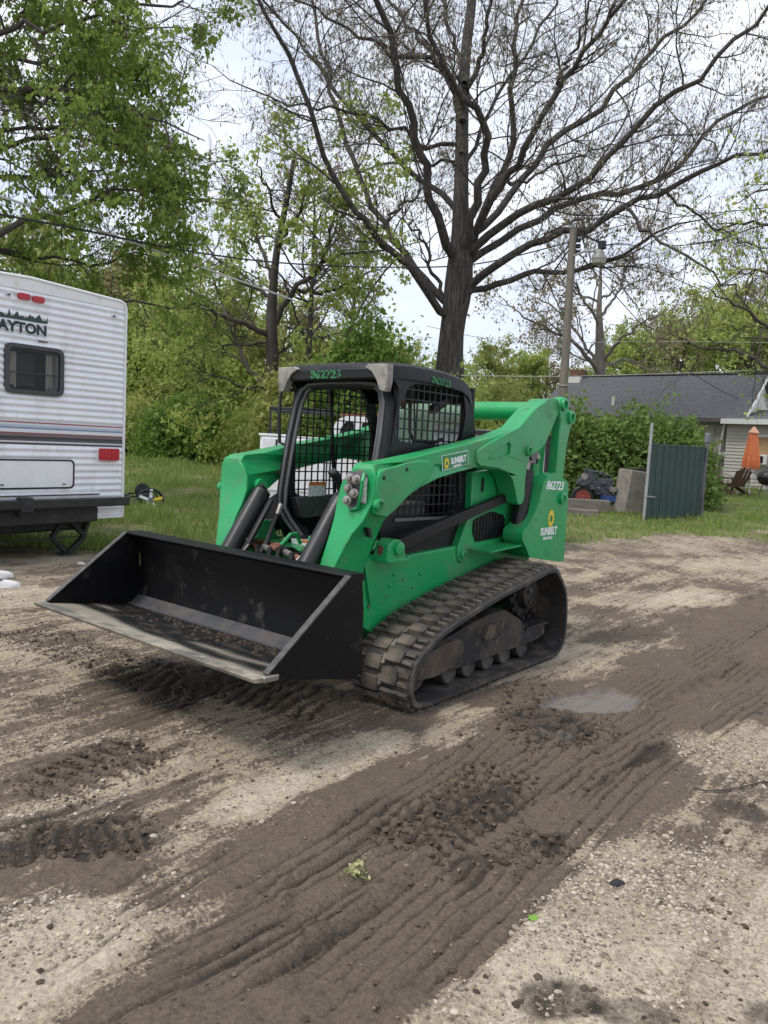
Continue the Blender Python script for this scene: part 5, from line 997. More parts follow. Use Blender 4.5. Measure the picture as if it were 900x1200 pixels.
MB().box(-.20, .45, -.28, .25, .35, .80).build('engine_block', blu, EN, bevel=.03); MB().prism([(-.45, .62), (-.35, .80), (-.18, .95), (.0, 1.0), (.05, .8), (-.2, .6)], -.3, .2).build('bell_housing', blu, EN, bevel=.02)
r5 = random.Random(8)
for k in range(16):
    x, y, z_ = r5.uniform(-.35, .5), r5.uniform(-.34, -.2), r5.uniform(.42, 1.0); s = r5.uniform(.03, .09)
    (MB().box(x - s, x + s, y - .05, y + .05, z_ - s * .7, z_ + s * .7) if k % 2 else MB().cyl((x, y - .06, z_), (x, y + .06, z_), s, 10)).build('engine_part', blu if k % 3 else mt['steel'], EN, bevel=.006)
for k in range(4): MB().tube([(-.2 + .15 * k, -.2, .8), (-.22 + .16 * k, -.3, .98 - .03 * k), (-.1 + .15 * k, -.28, 1.02 - .05 * k), (.05 + .12 * k, -.25, .85)], .022, 8).build('manifold_pipe', blu, EN)
MB().bar((.3, -.2, .36), (1.15, -.15, .28), .06, .06).build('draw_bar', pmat('blue_paint', (.02, .07, .25), .5), EN); MB().box(.15, .55, -.28, -.1, .22, .38).build('blue_frame', pmat('blue_frame', (.025, .06, .2), .6), EN)
wood = pmat('grey_weathered_timber', (.17, .15, .13), .9, var=.35, scale=3, stretch=(1, 8, 8), bump=.006)
for (x, y, Y, L_, a, h, lb) in ((684, 590, 18.9, 1.25, -9, .30, 'thick grey timber lying on the grass under the rusty red wheel'), (679, 600, 17.9, .85, -14, .16, 'short grey timber lying nearest the loader, in front of the thicker one'), (728, 599, 19.2, 1.7, -20, .14, 'thin grey timber lying below the concrete box')):
    p = gput(x, y, Y); o = MB().add([(-L_ / 2, -.12, 0), (L_ / 2, -.12, 0), (L_ / 2, .12, 0), (-L_ / 2, .12, 0), (-L_ / 2 + .02, -.11, h), (L_ / 2, -.12, h - .015), (L_ / 2 - .015, .12, h), (-L_ / 2, .11, h - .01)], [(0, 3, 2, 1), (4, 5, 6, 7), (0, 1, 5, 4), (1, 2, 6, 5), (2, 3, 7, 6), (3, 0, 4, 7)]).build('timber', wood, None, bevel=.012); o.location = p; o.rotation_euler = (0, 0, RAD(a)); tag(o, lb, 'timber', 'timbers on the right lawn')

# ------------------------------------------------------------------ utility pole with lamp, wires
PB = at(654, 560, 22.0); PT = at(672, 268, 22.0); pz = float(base_z(PB[0], PB[1]))
PL = empty('utility_pole', (PB[0], PB[1], pz)); tag(PL, 'leaning wooden utility pole with a street lamp behind the loader', 'utility pole')
pw_ = pmat('weathered_pole_wood', (.19, .165, .135), .9, var=.25, scale=4, stretch=(4, 4, .4), bump=.006)
tp_ = Vector((PT[0] - PB[0], 0, PT[2] - pz)); MB().tube([(0, 0, -.3), tuple(tp_ * .5), tuple(tp_)], [.145, .120, .10], 14).build('pole', pw_, PL, smooth=50)
la = at(672, 300, 21.9) - np.array([PB[0], PB[1], pz]); lb_ = at(697, 294, 21.5) - np.array([PB[0], PB[1], pz])
MB().tube([tuple(la), tuple(la * .5 + lb_ * .5 + np.array([0, 0, .06])), tuple(lb_)], .03, 8).build('lamp_arm', galv, PL)
lm = MB().lathe([(.07, .08), (.11, .04), (.12, -.02), (.20, -.14), (.21, -.18)], tuple(lb_ + np.array([.12, -.05, -.05])), (0, 0, 1), 20).build('lamp_head', pmat('lamp_grey', (.22, .22, .20), .5), PL, smooth=45); MB().lathe([(.20, -.18), (.17, -.30), (.07, -.34)], tuple(lb_ + np.array([.12, -.05, -.05])), (0, 0, 1), 20).build('lamp_lens', pmat('frosted_lens', (.35, .35, .31), .3), lm, smooth=45); MB().cyl(tuple(lb_ + np.array([.18, -.05, .05])), tuple(lb_ + np.array([.18, -.05, .25])), .11, 12).build('photocell', mt['hose'], lm)
for k in range(4): MB().box(tp_.x * (.97 - .03 * k) + .10, tp_.x * (.97 - .03 * k) + .22, -.06, .06, tp_.z * (.975 - .022 * k), tp_.z * (.975 - .022 * k) + .1).build('insulator', mt['hose'], PL)
MB().lathe([(.15, 0), (.15, .03)], tuple(tp_ * .42), tuple(tp_), 14).build('pole_band', galv, PL)
def wire(name, pts, r, mat, label):
    P = catmull([at(*p) for p in pts], 10, closed=False); o = MB().tube([tuple(p) for p in P], r, 5).build(name, mat, None, smooth=60); tag(o, label, 'cable', 'overhead cables'); return o
wblack = pmat('black_cable', (.018, .018, .02), .6); wpale = pmat('pale_cable', (.50, .50, .48), .5)
wire('overhead_cable', [(-60, 210, 12.5), (60, 250, 13.5), (200, 300, 15.5), (345, 352, 18)], .022, wpale, 'thick pale cable sagging in front of the trees above the trailer')
wire('overhead_cable', [(-60, 240, 11), (90, 268, 13), (220, 294, 15.5), (330, 308, 18), (450, 313, 20), (560, 309, 21.3), (671, 283, 22)], .018, wblack, 'black cable running from the left edge to the pole top')
wire('overhead_cable', [(671, 285, 22), (740, 262, 21), (930, 240, 19)], .012, wblack, 'thin black cable leaving the pole top to the right')
wire('overhead_cable', [(673, 290, 22), (720, 345, 23.5), (790, 420, 27), (840, 455, 29.5), (874, 470, 31)], .014, wblack, 'black service cable curving from the pole down to the house gable')
wire('overhead_cable', [(500, 382, 27), (570, 397, 27), (640, 402, 27), (760, 400, 28), (930, 402, 29)], .010, wpale, 'thin pale cable across the trees above the house roof')
wire('overhead_cable', [(540, 440, 24), (660, 441, 24), (800, 437, 24), (930, 432, 24)], .012, wpale, 'pale cable passing just above the house ridge')

# ------------------------------------------------------------------ chain link fence at the left edge of the wood
FA = at(60, 520, 29.5); FB = at(345, 528, 31.0); FN = empty('chain_link_fence', (FA[0], FA[1], float(base_z(FA[0], FA[1])) - .05), math.atan2(FB[1] - FA[1], FB[0] - FA[0])); FL = float(np.hypot(FB[0] - FA[0], FB[1] - FA[1]))
tag(FN, 'rusty chain link fence along the wood behind the left lawn', 'fence'); fm = pmat('rusty_fence_wire', (.10, .085, .07), .7, var=.3)
for k in range(6): MB().cyl((FL * k / 5, 0, 0), (FL * k / 5, 0, 1.6), .035, 8).build('post', pmat('grey_post', (.24, .24, .22), .7), FN)
MB().tube([(0, 0, 1.55), (FL, 0, 1.55)], .025, 6).build('top_rail', fm, FN); fw = MB(); nf = 70
for k in range(-12, nf):
    for s_ in (1, -1):
        x0 = FL * k / nf; x1 = x0 + s_ * 1.5; fw.bar((x0, .02 * s_, .05), (x1, .02 * s_, 1.55), .010, .010) if 0 <= x0 <= FL and 0 <= x1 <= FL else None
fw.build('wire_mesh', fm, FN, smooth=0)
# ------------------------------------------------------------------ scrap heap in the left grass
S0 = gput(170, 584, 15.6); SH = empty('scrap_heap', S0, RAD(10)); SH.scale = (.8, .8, .8); tag(SH, 'small heap of scrap wheels and tubing in the left lawn', 'scrap')
hb = Vector((.16, -.12, .16)); rim_ = MB().lathe([(.04, -.02), (.07, .0), (.07, .03), (.02, .035)], tuple(hb), (.2, -1, .35), 16).build('hub', mt['greysteel'], SH)
ax_ = Vector((.2, -1, .35)).normalized(); u_ = ax_.cross(Vector((0, 0, 1))).normalized(); v_ = u_.cross(ax_)
for k in range(5):
    a = 1.62 + k * 1.2566; dr = u_ * math.cos(a) + v_ * math.sin(a); MB().bar(tuple(hb + dr * .05), tuple(hb + dr * .30), .075, .03, up=tuple(ax_)).build('spoke', mt['decal_yellow'] if k == 1 else mt['white'], SH, bevel=.01)
MB().tube([tuple(hb + (u_ * math.cos(t) + v_ * math.sin(t)) * .31 - ax_ * .04) for t in np.linspace(0, 6.0, 20)], .035, 8).build('tyre', mt['hose'], SH)
for k in range(9):
    a = r5.uniform(0, 6.28); c = Vector((r5.uniform(-.55, .1), r5.uniform(-.2, .3), r5.uniform(.05, .3))); MB().tube([tuple(c + Vector((.22 * math.cos(a + t), .1 * math.sin(t), .17 * math.sin(a + t)))) for t in np.linspace(0, r5.uniform(3, 6), 12)], .018, 6).build('bent_tube', mt['greysteel'] if k % 2 else mt['hose'], SH)
MB().lathe([(.05, -.02), (.16, -.03), (.2, 0), (.16, .03), (.05, .02)], (-.1, .25, .38), (.3, -1, .2), 20).build('small_tyre', mt['hose'], SH)
# ------------------------------------------------------------------ pair of pale shoes at the left edge
sm_ = pmat('pale_canvas', (.66, .65, .63), .8, var=.12)
for i, (px, py, rz, lb) in enumerate(((3, 690, 25, 'pale canvas shoe lying nearest the camera at the left edge'), (-4, 679, 40, 'pale canvas shoe at the left edge, farther of the two'))):
    p = gp(px, py); S = empty('shoe', (p[0], p[1], float(ground_z(p[0], p[1]))), RAD(rz)); tag(S, lb, 'shoe', 'pair of shoes')
    rws = []; 
    for t, w, h in ((-.14, .02, .05), (-.13, .035, .075), (-.08, .04, .08), (0, .042, .07), (.06, .050, .062), (.11, .046, .05), (.145, .028, .035), (.155, .008, .02)):
        rws.append([(t, w * math.cos(q), .012 + max(0, h * math.sin(q))) for q in np.linspace(0, math.pi, 9)])
    MB().sheet(rws, .006, (0, 0, -1)).build('upper', sm_, S, smooth=60); MB().prism(roundpoly([(-.145, -.04), (.05, -.054), (.15, -.03), (.165, 0), (.15, .03), (.05, .054), (-.145, .04)], .03), 0.0, .016, ax='z').build('sole', mt['white'], S)
    MB().prism(roundpoly([(-.115, -.026), (.0, -.026), (.0, .026), (-.115, .026)], .02), .078, .086, ax='z').build('shoe_opening', pmat('shoe_lining', (.12, .11, .10), .9), S)
# ------------------------------------------------------------------ vegetation helpers
def nrm(v): return v / np.maximum(np.linalg.norm(v, axis=-1, keepdims=True), 1e-9)
def tube_arrays(groups):
    """groups: list of (P (B,n,3), R (B,n), sides) -> verts, quad faces"""
    V = []; Fq = []; o = 0
    for P, Rr, m in groups:
        B, n, _ = P.shape
        if B == 0: continue
        T = np.empty_like(P); T[:, 1:-1] = P[:, 2:] - P[:, :-2]; T[:, 0] = P[:, 1] - P[:, 0]; T[:, -1] = P[:, -1] - P[:, -2]; T = nrm(T)
        ref = np.where(np.abs(T[:, :1, 2:3]) > .92, np.array([1.0, 0, 0]), np.array([0, 0, 1.0])); ref = np.broadcast_to(ref, P.shape)
        a = nrm(np.cross(T, ref)); b = np.cross(a, T); th = 2 * np.pi * np.arange(m) / m
        ring = P[:, :, None] + Rr[:, :, None, None] * (a[:, :, None] * np.cos(th)[:, None] + b[:, :, None] * np.sin(th)[:, None])
        V.append(ring.reshape(-1, 3)); base = o + (np.arange(B)[:, None, None] * n + np.arange(n - 1)[None, :, None]) * m; k = np.arange(m); k2 = (k + 1) % m
        Fq.append(np.stack([base + k, base + k2, base + m + k2, base + m + k], -1).reshape(-1, 4)); o += B * n * m
    return np.concatenate(V), np.concatenate(Fq)
def limb(pts, npt=20, ws=1.0):
    """traced limb [(x, y, depth, width px)] -> resampled points and radii"""
    P = np.array([at(p[0], p[1], p[2]) for p in pts]); r = np.array([ws * p[3] / 2 * p[2] / FPX for p in pts]); C4 = catmull(np.hstack([P, r[:, None]]), 8, closed=False)
    s = np.concatenate([[0], np.cumsum(np.linalg.norm(np.diff(C4[:, :3], axis=0), axis=1))]); q = np.linspace(0, s[-1], npt); R4 = np.stack([np.interp(q, s, C4[:, i]) for i in range(4)], 1)
    return R4[:, :3], R4[:, 3], s[-1]
def level(P, Rr, k, tmin, Lm, Ls, ang, rf, npts, wander, up, g, rmax=1.0, sag=0.0, tmax=1.0):
    B, n, _ = P.shape; k = np.broadcast_to(np.asarray(k, int), (B,)); idx = np.repeat(np.arange(B), k); M_ = len(idx)
    t = tmin + (tmax - tmin) * g.random(M_); f = t * (n - 1); i = np.minimum(f.astype(int), n - 2); w = (f - i)[:, None]
    p = P[idx, i] * (1 - w) + P[idx, i + 1] * w; tg_ = nrm(P[idx, i + 1] - P[idx, i]); r = Rr[idx, i] * (1 - w[:, 0]) + Rr[idx, i + 1] * w[:, 0]
    rv = g.normal(size=(M_, 3)); pr = nrm(rv - tg_ * (rv * tg_).sum(1, keepdims=True)); a = np.radians(ang + 18 * g.normal(size=M_))[:, None]
    d = nrm(tg_ * np.cos(a) + pr * np.sin(a) + np.array([0, 0, up])); L = Lm * (1 + Ls * (g.random(M_) - .5) * 2) * (1.25 - .55 * t); r0 = np.minimum(np.minimum(r * rf, rmax), L * .03)
    Q = np.empty((M_, npts, 3)); Q[:, 0] = p
    for j in range(1, npts):
        d = nrm(d + wander * g.normal(size=(M_, 3)) + np.array([0, 0, up * .25 - sag * j / npts])); Q[:, j] = Q[:, j - 1] + d * (L / (npts - 1))[:, None]
    return Q, r0[:, None] * np.linspace(1, .35, npts)[None]
def leaf_arrays(C, size, g, droop=0.4, asp=.5, tint=None, fold=.25, sv=.5):
    n = len(C); ax = nrm(g.normal(size=(n, 3)) + np.array([0, 0, -droop * 1.6])); rv = g.normal(size=(n, 3)); sd2 = nrm(np.cross(ax, rv)); up = np.cross(sd2, ax)
    s = (size * (1 - sv + 2 * sv * g.random(n)))[:, None]; b = C; tip = C + ax * s; mid = C + ax * s * .45; l = mid + sd2 * s * asp * .5 + up * s * fold * .3; r = mid - sd2 * s * asp * .5 + up * s * fold * .3
    V = np.stack([b, l, tip, r], 1).reshape(-1, 3); F = (np.arange(n) * 4)[:, None] + np.arange(4)[None]
    if tint is None: tint = g.random(n)
    return V, F, np.repeat(np.clip(tint, 0, 1), 4)
def along(P, k, g, tmin=.2):
    B, n, _ = P.shape; idx = np.repeat(np.arange(B), k); t = tmin + (1 - tmin) * g.random(len(idx)); f = t * (n - 1); i = np.minimum(f.astype(int), n - 2); w = (f - i)[:, None]
    return P[idx, i] * (1 - w) + P[idx, i + 1] * w, idx
def plant(name, loc, label, cat, parts, group=None):
    """parts: (name, verts, faces, material, attrs, smooth) in world coordinates, parented to an empty at loc"""
    E_ = empty(name, loc); tag(E_, label, cat, group); l = np.array(loc)
    for nm, V, F, m, at_, sm in parts: mesh_np(nm, V - l, F, m, E_, at_, sm)
    return E_

# ------------------------------------------------------------------ the big oak
g = np.random.default_rng(21); Y0 = 26.0
def L2(pts, ya, yb, wa, wb):
    n = len(pts); wb = min(wb, 1.3 if 5 < pts[-1][0] < 895 and pts[-1][1] > 5 else wb); return [(x, y, ya + (yb - ya) * (i / (n - 1)) ** .9, wa + (wb - wa) * i / (n - 1)) for i, (x, y) in enumerate(pts)]
z8 = lambda pts: [(450 + a / 2, b / 2) for a, b in pts]
trunk_l = [(527, 470, Y0, 52), (527, 430, Y0, 42), (529, 395, Y0, 36), (533, 365, Y0, 37), (537, 340, Y0, 42), (539, 312, Y0, 38), (540, 280, Y0, 29), (540, 240, Y0, 23), (541, 190, Y0 + .2, 20), (542, 125, Y0 + .5, 18), (546, 60, Y0 + 1, 15), (553, 0, Y0 + 1.5, 13), (558, -70, Y0 + 2, 8)]
limbs = [
    L2(z8([(175, 590), (212, 490), (235, 400), (240, 300), (190, 238), (150, 180), (112, 85), (95, 0), (80, -120)]), Y0 - .2, Y0 - 4.5, 17, 5),
    L2(z8([(200, 560), (262, 440), (300, 340), (300, 200), (312, 100), (322, 0), (335, -110)]), Y0, Y0 + 4, 14, 4),
    L2(z8([(205, 570), (275, 430), (335, 345), (400, 215), (470, 125), (555, 0), (620, -90)]), Y0, Y0 - 5, 15, 5),
    L2(z8([(230, 540), (300, 455), (400, 330), (520, 240), (600, 150), (660, 90), (760, 0), (840, -60)]), Y0, Y0 + 3, 13, 4),
    L2(z8([(215, 580), (320, 500), (430, 462), (530, 370), (640, 250), (740, 180), (895, 20), (960, -40)]), Y0 - .3, Y0 - 6, 15, 5),
    L2(z8([(210, 600), (330, 530), (470, 472), (600, 440), (700, 380), (770, 290), (895, 225), (980, 190)]), Y0, Y0 + 4, 13, 4),
    L2(z8([(200, 670), (270, 620), (350, 570), (480, 530), (600, 470), (740, 410), (790, 380), (895, 350), (990, 330)]), Y0 - .3, Y0 - 5, 15, 4),
    L2(z8([(205, 682), (300, 655), (360, 636), (480, 632), (560, 600), (625, 555), (720, 515), (800, 500)]), Y0 - .2, Y0 - 3, 12, 3),
    L2(z8([(560, 480), (640, 560), (720, 612), (800, 660), (870, 745), (900, 800)]), Y0 - 2.65, Y0 - 7, 6, 2),
    L2(z8([(650, 445), (760, 520), (840, 570), (900, 582)]), Y0 + 2.2, Y0 + 2.5, 5, 2),
    L2([(514, 360), (492, 330), (460, 297), (430, 262), (396, 218), (372, 152), (344, 80), (328, 44), (300, 0), (280, -40)], Y0 - .3, Y0 - 5, 14, 5),
    L2([(520, 352), (498, 320), (472, 296), (447, 262), (425, 215), (408, 172), (388, 100), (376, 60), (366, 0)], Y0, Y0 + 4, 13, 5),
    L2([(530, 300), (520, 270), (504, 224), (488, 160), (472, 112), (460, 60), (444, 0), (435, -50)], Y0 - .2, Y0 - 4, 17, 9),
    L2([(534, 240), (515, 222), (496, 214), (456, 180), (424, 144), (392, 104), (376, 76), (348, 48), (308, 0)], Y0 + .2, Y0 + 5, 11, 4),
    L2([(536, 168), (512, 167), (488, 166), (456, 148), (416, 132), (368, 128), (320, 118), (280, 96), (248, 76)], Y0 + .3, Y0 - 3, 8, 2),
    L2([(536, 190), (500, 192), (470, 190), (430, 200), (380, 205), (352, 220)], Y0 + .3, Y0 + 3, 6, 2),
    L2([(540, 110), (504, 72), (460, 64), (424, 40), (380, 20), (344, 0)], Y0 + .6, Y0 - 2.5, 9, 3),
    L2([(541, 130), (520, 85), (496, 52), (480, 32), (456, 0), (440, -40)], Y0 + .5, Y0 + 3.5, 10, 4),
    L2(z8([(185, 170), (150, 60), (140, -20)]), Y0 + .6, Y0 + 2, 8, 4), L2(z8([(195, 220), (225, 130), (245, 60), (252, -40)]), Y0 + .5, Y0 - 1.5, 10, 5),
    L2(z8([(185, 440), (215, 340), (255, 250), (330, 130), (400, 0), (430, -60)]), Y0 + .1, Y0 + 4, 8, 3), L2(z8([(400, 210), (440, 120), (480, 30), (500, -40)]), Y0 - 2.7, Y0 - 4.5, 6, 3),
    L2(z8([(270, 430), (330, 420), (420, 380), (500, 350), (600, 330)]), Y0 - 1.0, Y0 + 3, 6, 2), L2(z8([(470, 530), (470, 620), (440, 700)]), Y0 - 2.2, Y0 - 2.2, 3, 1.2),
    L2(z8([(150, 720), (120, 640), (90, 560), (60, 520), (40, 490)]), Y0, Y0 + 3, 8, 2.5), L2([(449, 268), (470, 240), (490, 232), (500, 215), (480, 195)], Y0 + 1.5, Y0 + 2.5, 6, 2),
]
_ty = [p[1] for p in trunk_l][::-1]; _tx = [p[0] for p in trunk_l][::-1]
for _l in limbs:
    _xc = float(np.interp(_l[0][1], _ty, _tx))
    if abs(_l[0][0] - _xc) < 40 and abs(_l[0][2] - Y0) < 1.2: _l.insert(0, (_xc + .15 * (_l[0][0] - _xc), _l[0][1] + 12, Y0, _l[0][3] * 1.15))
tp, tr_, tl_ = limb(trunk_l, 30, .78); LB = [limb(l, 20, .66) for l in limbs]; P0 = np.array([a for a, b, c in LB]); R0 = np.array([b for a, b, c in LB]); LL = np.array([c for a, b, c in LB])
P0[:, 1:-1] += .07 * g.normal(size=P0[:, 1:-1].shape)
P1, R1 = level(P0, R0, np.ceil(LL * 1.35).astype(int), .20, 2.8, .55, 46, .42, 9, .15, .12, g, .032)
P2, R2 = level(P1, R1, 8, .15, 1.2, .5, 45, .55, 6, .20, .06, g, .013)
P3, R3 = level(P2, R2, 6, .1, .55, .5, 42, .7, 4, .22, .03, g, .009, .1)
R1 = np.maximum(R1, .0075); R2 = np.maximum(R2, .0045); R3 = np.maximum(R3, .003)
Vt, Ft = tube_arrays([(tp[None], tr_[None], 16), (P0, R0, 9)]); Vw, Fw = tube_arrays([(P1, R1, 5), (P2, R2, 4), (P3, R3, 3)])
cpts, ci = along(P3, 5, g, .3); sel = g.random(len(cpts)) < .42; cpts = cpts[sel]
Vc, Fc, Tc = leaf_arrays(cpts, .105, g, 2.2, .34, sv=.45)
plant('oak_tree', tuple(at(527, 470, Y0)[:2]) + (0,), 'huge bare spreading oak with brown catkins behind the loader', 'tree', [('trunk', Vt, Ft, mt['bark'], None, True), ('twigs', Vw, Fw, mt['bark_dark'], None, True), ('catkins', Vc, Fc, mt['catkin'], dict(tint=Tc), False)])

# ------------------------------------------------------------------ leafy trees with traced limbs
def leafy(name, label, trunkpts, limbpts, k1, l1, k2, l2, k3, l3, leafn, lsize, mat, seedv, droop=.6, barkm='bark_dark', wander=.18, up=.05, clump=.12, sel=1.0, asp=.62, sag=0.0):
    g = np.random.default_rng(seedv); LB = [limb(l, 20, .75) for l in limbpts]; P0 = np.array([a for a, b, c in LB]); R0 = np.array([b for a, b, c in LB]); LL = np.array([c for a, b, c in LB]); P0[:, 1:-1] += .05 * g.normal(size=P0[:, 1:-1].shape)
    gr_ = [(P0, R0, 8)]; base = P0[0, 0]
    if trunkpts: t3, r3, _ = limb(trunkpts, 16, .78); gr_.append((t3[None], r3[None], 14)); base = t3[0]
    P1, R1 = level(P0, R0, np.ceil(LL * k1).astype(int), .12, l1, .5, 50, .55, 8, wander, up, g, .05, sag); P2, R2 = level(P1, R1, k2, .15, l2, .5, 46, .6, 6, wander, up * .5, g, .02, sag); P3, R3 = level(P2, R2, k3, .1, l3, .5, 42, .7, 4, .2, 0, g, .008, sag)
    V, F = tube_arrays(gr_); Vw, Fw = tube_arrays([(P1, np.maximum(R1, .008), 5), (P2, np.maximum(R2, .005), 4), (P3, np.maximum(R3, .0035), 3)])
    c, ix = along(P3, leafn, g, .2); keep = (.7 * vnoise(c[:, 0] * .8, c[:, 2] * .8 + c[:, 1] * .5, 50) + .3 * vnoise(c[:, 0] * 2.4, c[:, 2] * 2.4 + c[:, 1], 52) < sel) if sel < 1 else np.ones(len(c), bool); c = c[keep]; ix = ix[keep]
    c = c + clump * g.normal(size=c.shape) * np.array([1, 1, .7]); ti = .5 * g.random(len(P3))[ix] + .5 * g.random(len(c)); Vl, Fl, Tl = leaf_arrays(c, lsize, g, droop, asp, ti, sv=.65)
    return plant(name, (base[0], base[1], float(base_z(base[0], base[1]))), label, 'tree', [('trunk', V, F, mt[barkm], None, True), ('twigs', Vw, Fw, mt[barkm], None, True), ('crown', Vl, Fl, mt[mat], dict(tint=Tl), False)])
z7 = lambda pts: [(a / 2, b / 2) for a, b in pts]
YM = 14.5
leafy('maple_tree', 'leafy green maple reaching in over the trailer from the left', [(-190, 560, YM, 70), (-185, 400, YM, 62), (-175, 250, YM, 56), (-160, 80, YM, 40), (-150, -60, YM, 20)],
    [L2(z7([(-330, 620), (-160, 580), (0, 540), (60, 515), (170, 490), (240, 470), (270, 440), (330, 445), (430, 425)]), YM, YM - .5, 14, 4), L2(z7([(-340, 520), (-150, 450), (0, 420), (100, 400), (200, 400), (300, 380)]), YM, YM + 2, 11, 3),
     L2(z7([(-340, 660), (-150, 610), (0, 592), (60, 605), (130, 600), (230, 615), (330, 590), (420, 640)]), YM, YM + 2.5, 10, 3), L2(z7([(-330, 330), (-150, 240), (0, 200), (90, 210), (180, 215), (260, 240), (330, 280), (420, 300), (480, 330)]), YM, YM - 1, 13, 3),
     L2(z7([(-330, 250), (-150, 160), (0, 130), (60, 150), (130, 140), (230, 120), (340, 130), (440, 180)]), YM, YM + 2, 10, 3), L2(z7([(-320, 180), (-150, 110), (0, 80), (60, 60), (140, 60), (230, 40), (330, 60), (460, 70)]), YM, YM - 2, 11, 3),
     L2(z7([(-330, 360), (-150, 300), (0, 265), (40, 262), (85, 285), (115, 325)]), YM, YM - 2, 6, 2), L2(z7([(-310, 80), (-130, 20), (50, -20), (200, -10), (330, 10), (430, 0)]), YM, YM + 1, 10, 3), L2(z7([(-300, 0), (-100, -60), (100, -70), (260, -60)]), YM, YM - 1.5, 9, 3),
     L2(z7([(-340, 480), (-100, 380), (60, 330), (180, 330), (300, 350), (400, 330), (500, 380)]), YM + .3, YM + 3, 9, 2), L2(z7([(-200, 600), (0, 650), (120, 690), (250, 700), (400, 720), (520, 700)]), YM + .5, YM + 5, 8, 2), L2(z7([(-300, 420), (-100, 330), (100, 300), (230, 310), (350, 400), (450, 480)]), YM, YM + 1, 8, 2)],
    1.8, 1.5, 7, .75, 5, .38, 13, .088, 'leaf_maple', 31, 1.0, clump=.055, sel=.585, up=.02)
YT = 27.0
leafy('budding_tree', 'budding tree with forked dark limbs and light leaves left of the cab', [(318, 520, YT, 22), (319, 450, YT, 19), (319, 410, YT, 18), (318, 375, YT, 17), (320, 340, YT, 13), (325, 290, YT, 10), (338, 225, YT, 8), (345, 180, YT, 5)],
    [L2([(316, 395), (295, 381), (262, 372), (240, 356), (225, 342), (195, 325), (170, 330)], YT, YT - 2, 10, 3), L2([(322, 380), (345, 340), (372, 318), (383, 290), (388, 265), (402, 228), (420, 190)], YT, YT - 2, 10, 3), L2([(350, 340), (380, 342), (405, 335), (430, 322), (450, 310)], YT - .5, YT + 2, 6, 2), L2([(308, 455), (285, 420), (273, 385), (257, 350), (240, 300)], YT, YT + 2.5, 7, 2),
     L2([(320, 330), (305, 290), (290, 240), (280, 200)], YT, YT + 2, 7, 2), L2([(324, 290), (350, 250), (362, 210), (360, 170)], YT, YT - 2, 6, 2), L2([(330, 260), (310, 215), (300, 170)], YT, YT - 2.5, 5, 2), L2([(319, 350), (270, 320), (235, 280), (200, 260)], YT, YT + 3, 6, 2), L2([(320, 420), (350, 400), (385, 395), (400, 410)], YT, YT + 2, 5, 2), L2([(319, 440), (290, 455), (255, 440), (230, 450)], YT, YT - 2, 5, 2), L2([(319, 400), (280, 405), (240, 400), (190, 395)], YT, YT + 3, 5, 2)],
    1.5, 2.0, 6, 1.0, 5, .5, 9, .14, 'leaf_light', 32, .5, clump=.12, sel=.58)
YB = 40.0
leafy('pale_budding_tree', 'pale budding tree with a straight trunk rising behind the house roof', [(702, 500, YB, 19), (703, 440, YB, 17), (703, 400, YB, 13), (702, 360, YB, 8), (704, 320, YB, 4), (700, 270, YB, 2)],
    [L2([(702, 438), (688, 420), (665, 395), (640, 385), (615, 372), (590, 350)], YB, YB - 3, 8, 2), L2([(700, 430), (680, 395), (655, 365), (620, 345)], YB, YB + 3, 6, 2), L2([(705, 425), (725, 400), (745, 385), (765, 372), (790, 370)], YB, YB - 3, 6, 2), L2([(705, 430), (730, 422), (760, 425), (790, 415)], YB, YB + 3, 5, 2), L2([(703, 380), (680, 345), (665, 310), (655, 290)], YB, YB - 3, 5, 2), L2([(704, 370), (725, 340), (740, 300), (760, 280)], YB, YB + 3, 5, 2), L2([(703, 340), (690, 300), (685, 265)], YB, YB + 2, 4, 2), L2([(704, 350), (735, 335), (770, 320)], YB, YB, 4, 2), L2([(702, 355), (670, 340), (640, 310)], YB, YB, 4, 2)],
    1.0, 2.2, 6, 1.1, 5, .6, 4, .14, 'leaf_buff', 33, .5, barkm='bark_pale', clump=.12, sel=.6)
YR = 18.0
leafy('right_hand_tree', 'sparse tree whose leafy branches hang in from the right edge', [(1010, 600, YR, 50), (1005, 400, YR, 44), (1000, 250, YR, 36), (990, 100, YR, 22)],
    [L2([(1003, 420), (940, 400), (897, 385), (880, 365), (850, 350), (825, 335)], YR, YR - 1, 9, 2), L2([(1003, 460), (930, 440), (880, 420), (845, 410), (800, 400), (770, 395)], YR, YR + 3, 8, 2), L2([(1000, 300), (940, 270), (890, 262), (850, 270), (830, 300)], YR, YR + 2, 8, 2), L2([(1000, 250), (940, 215), (895, 220), (860, 240)], YR, YR - 1, 7, 2), L2([(1000, 350), (950, 330), (905, 320), (870, 318), (840, 340)], YR, YR + 2, 7, 2), L2([(1000, 200), (950, 170), (900, 180)], YR, YR, 6, 2)],
    1.3, 1.6, 5, .8, 5, .42, 3, .09, 'leaf_light', 34, .7, clump=.07, sel=.60)

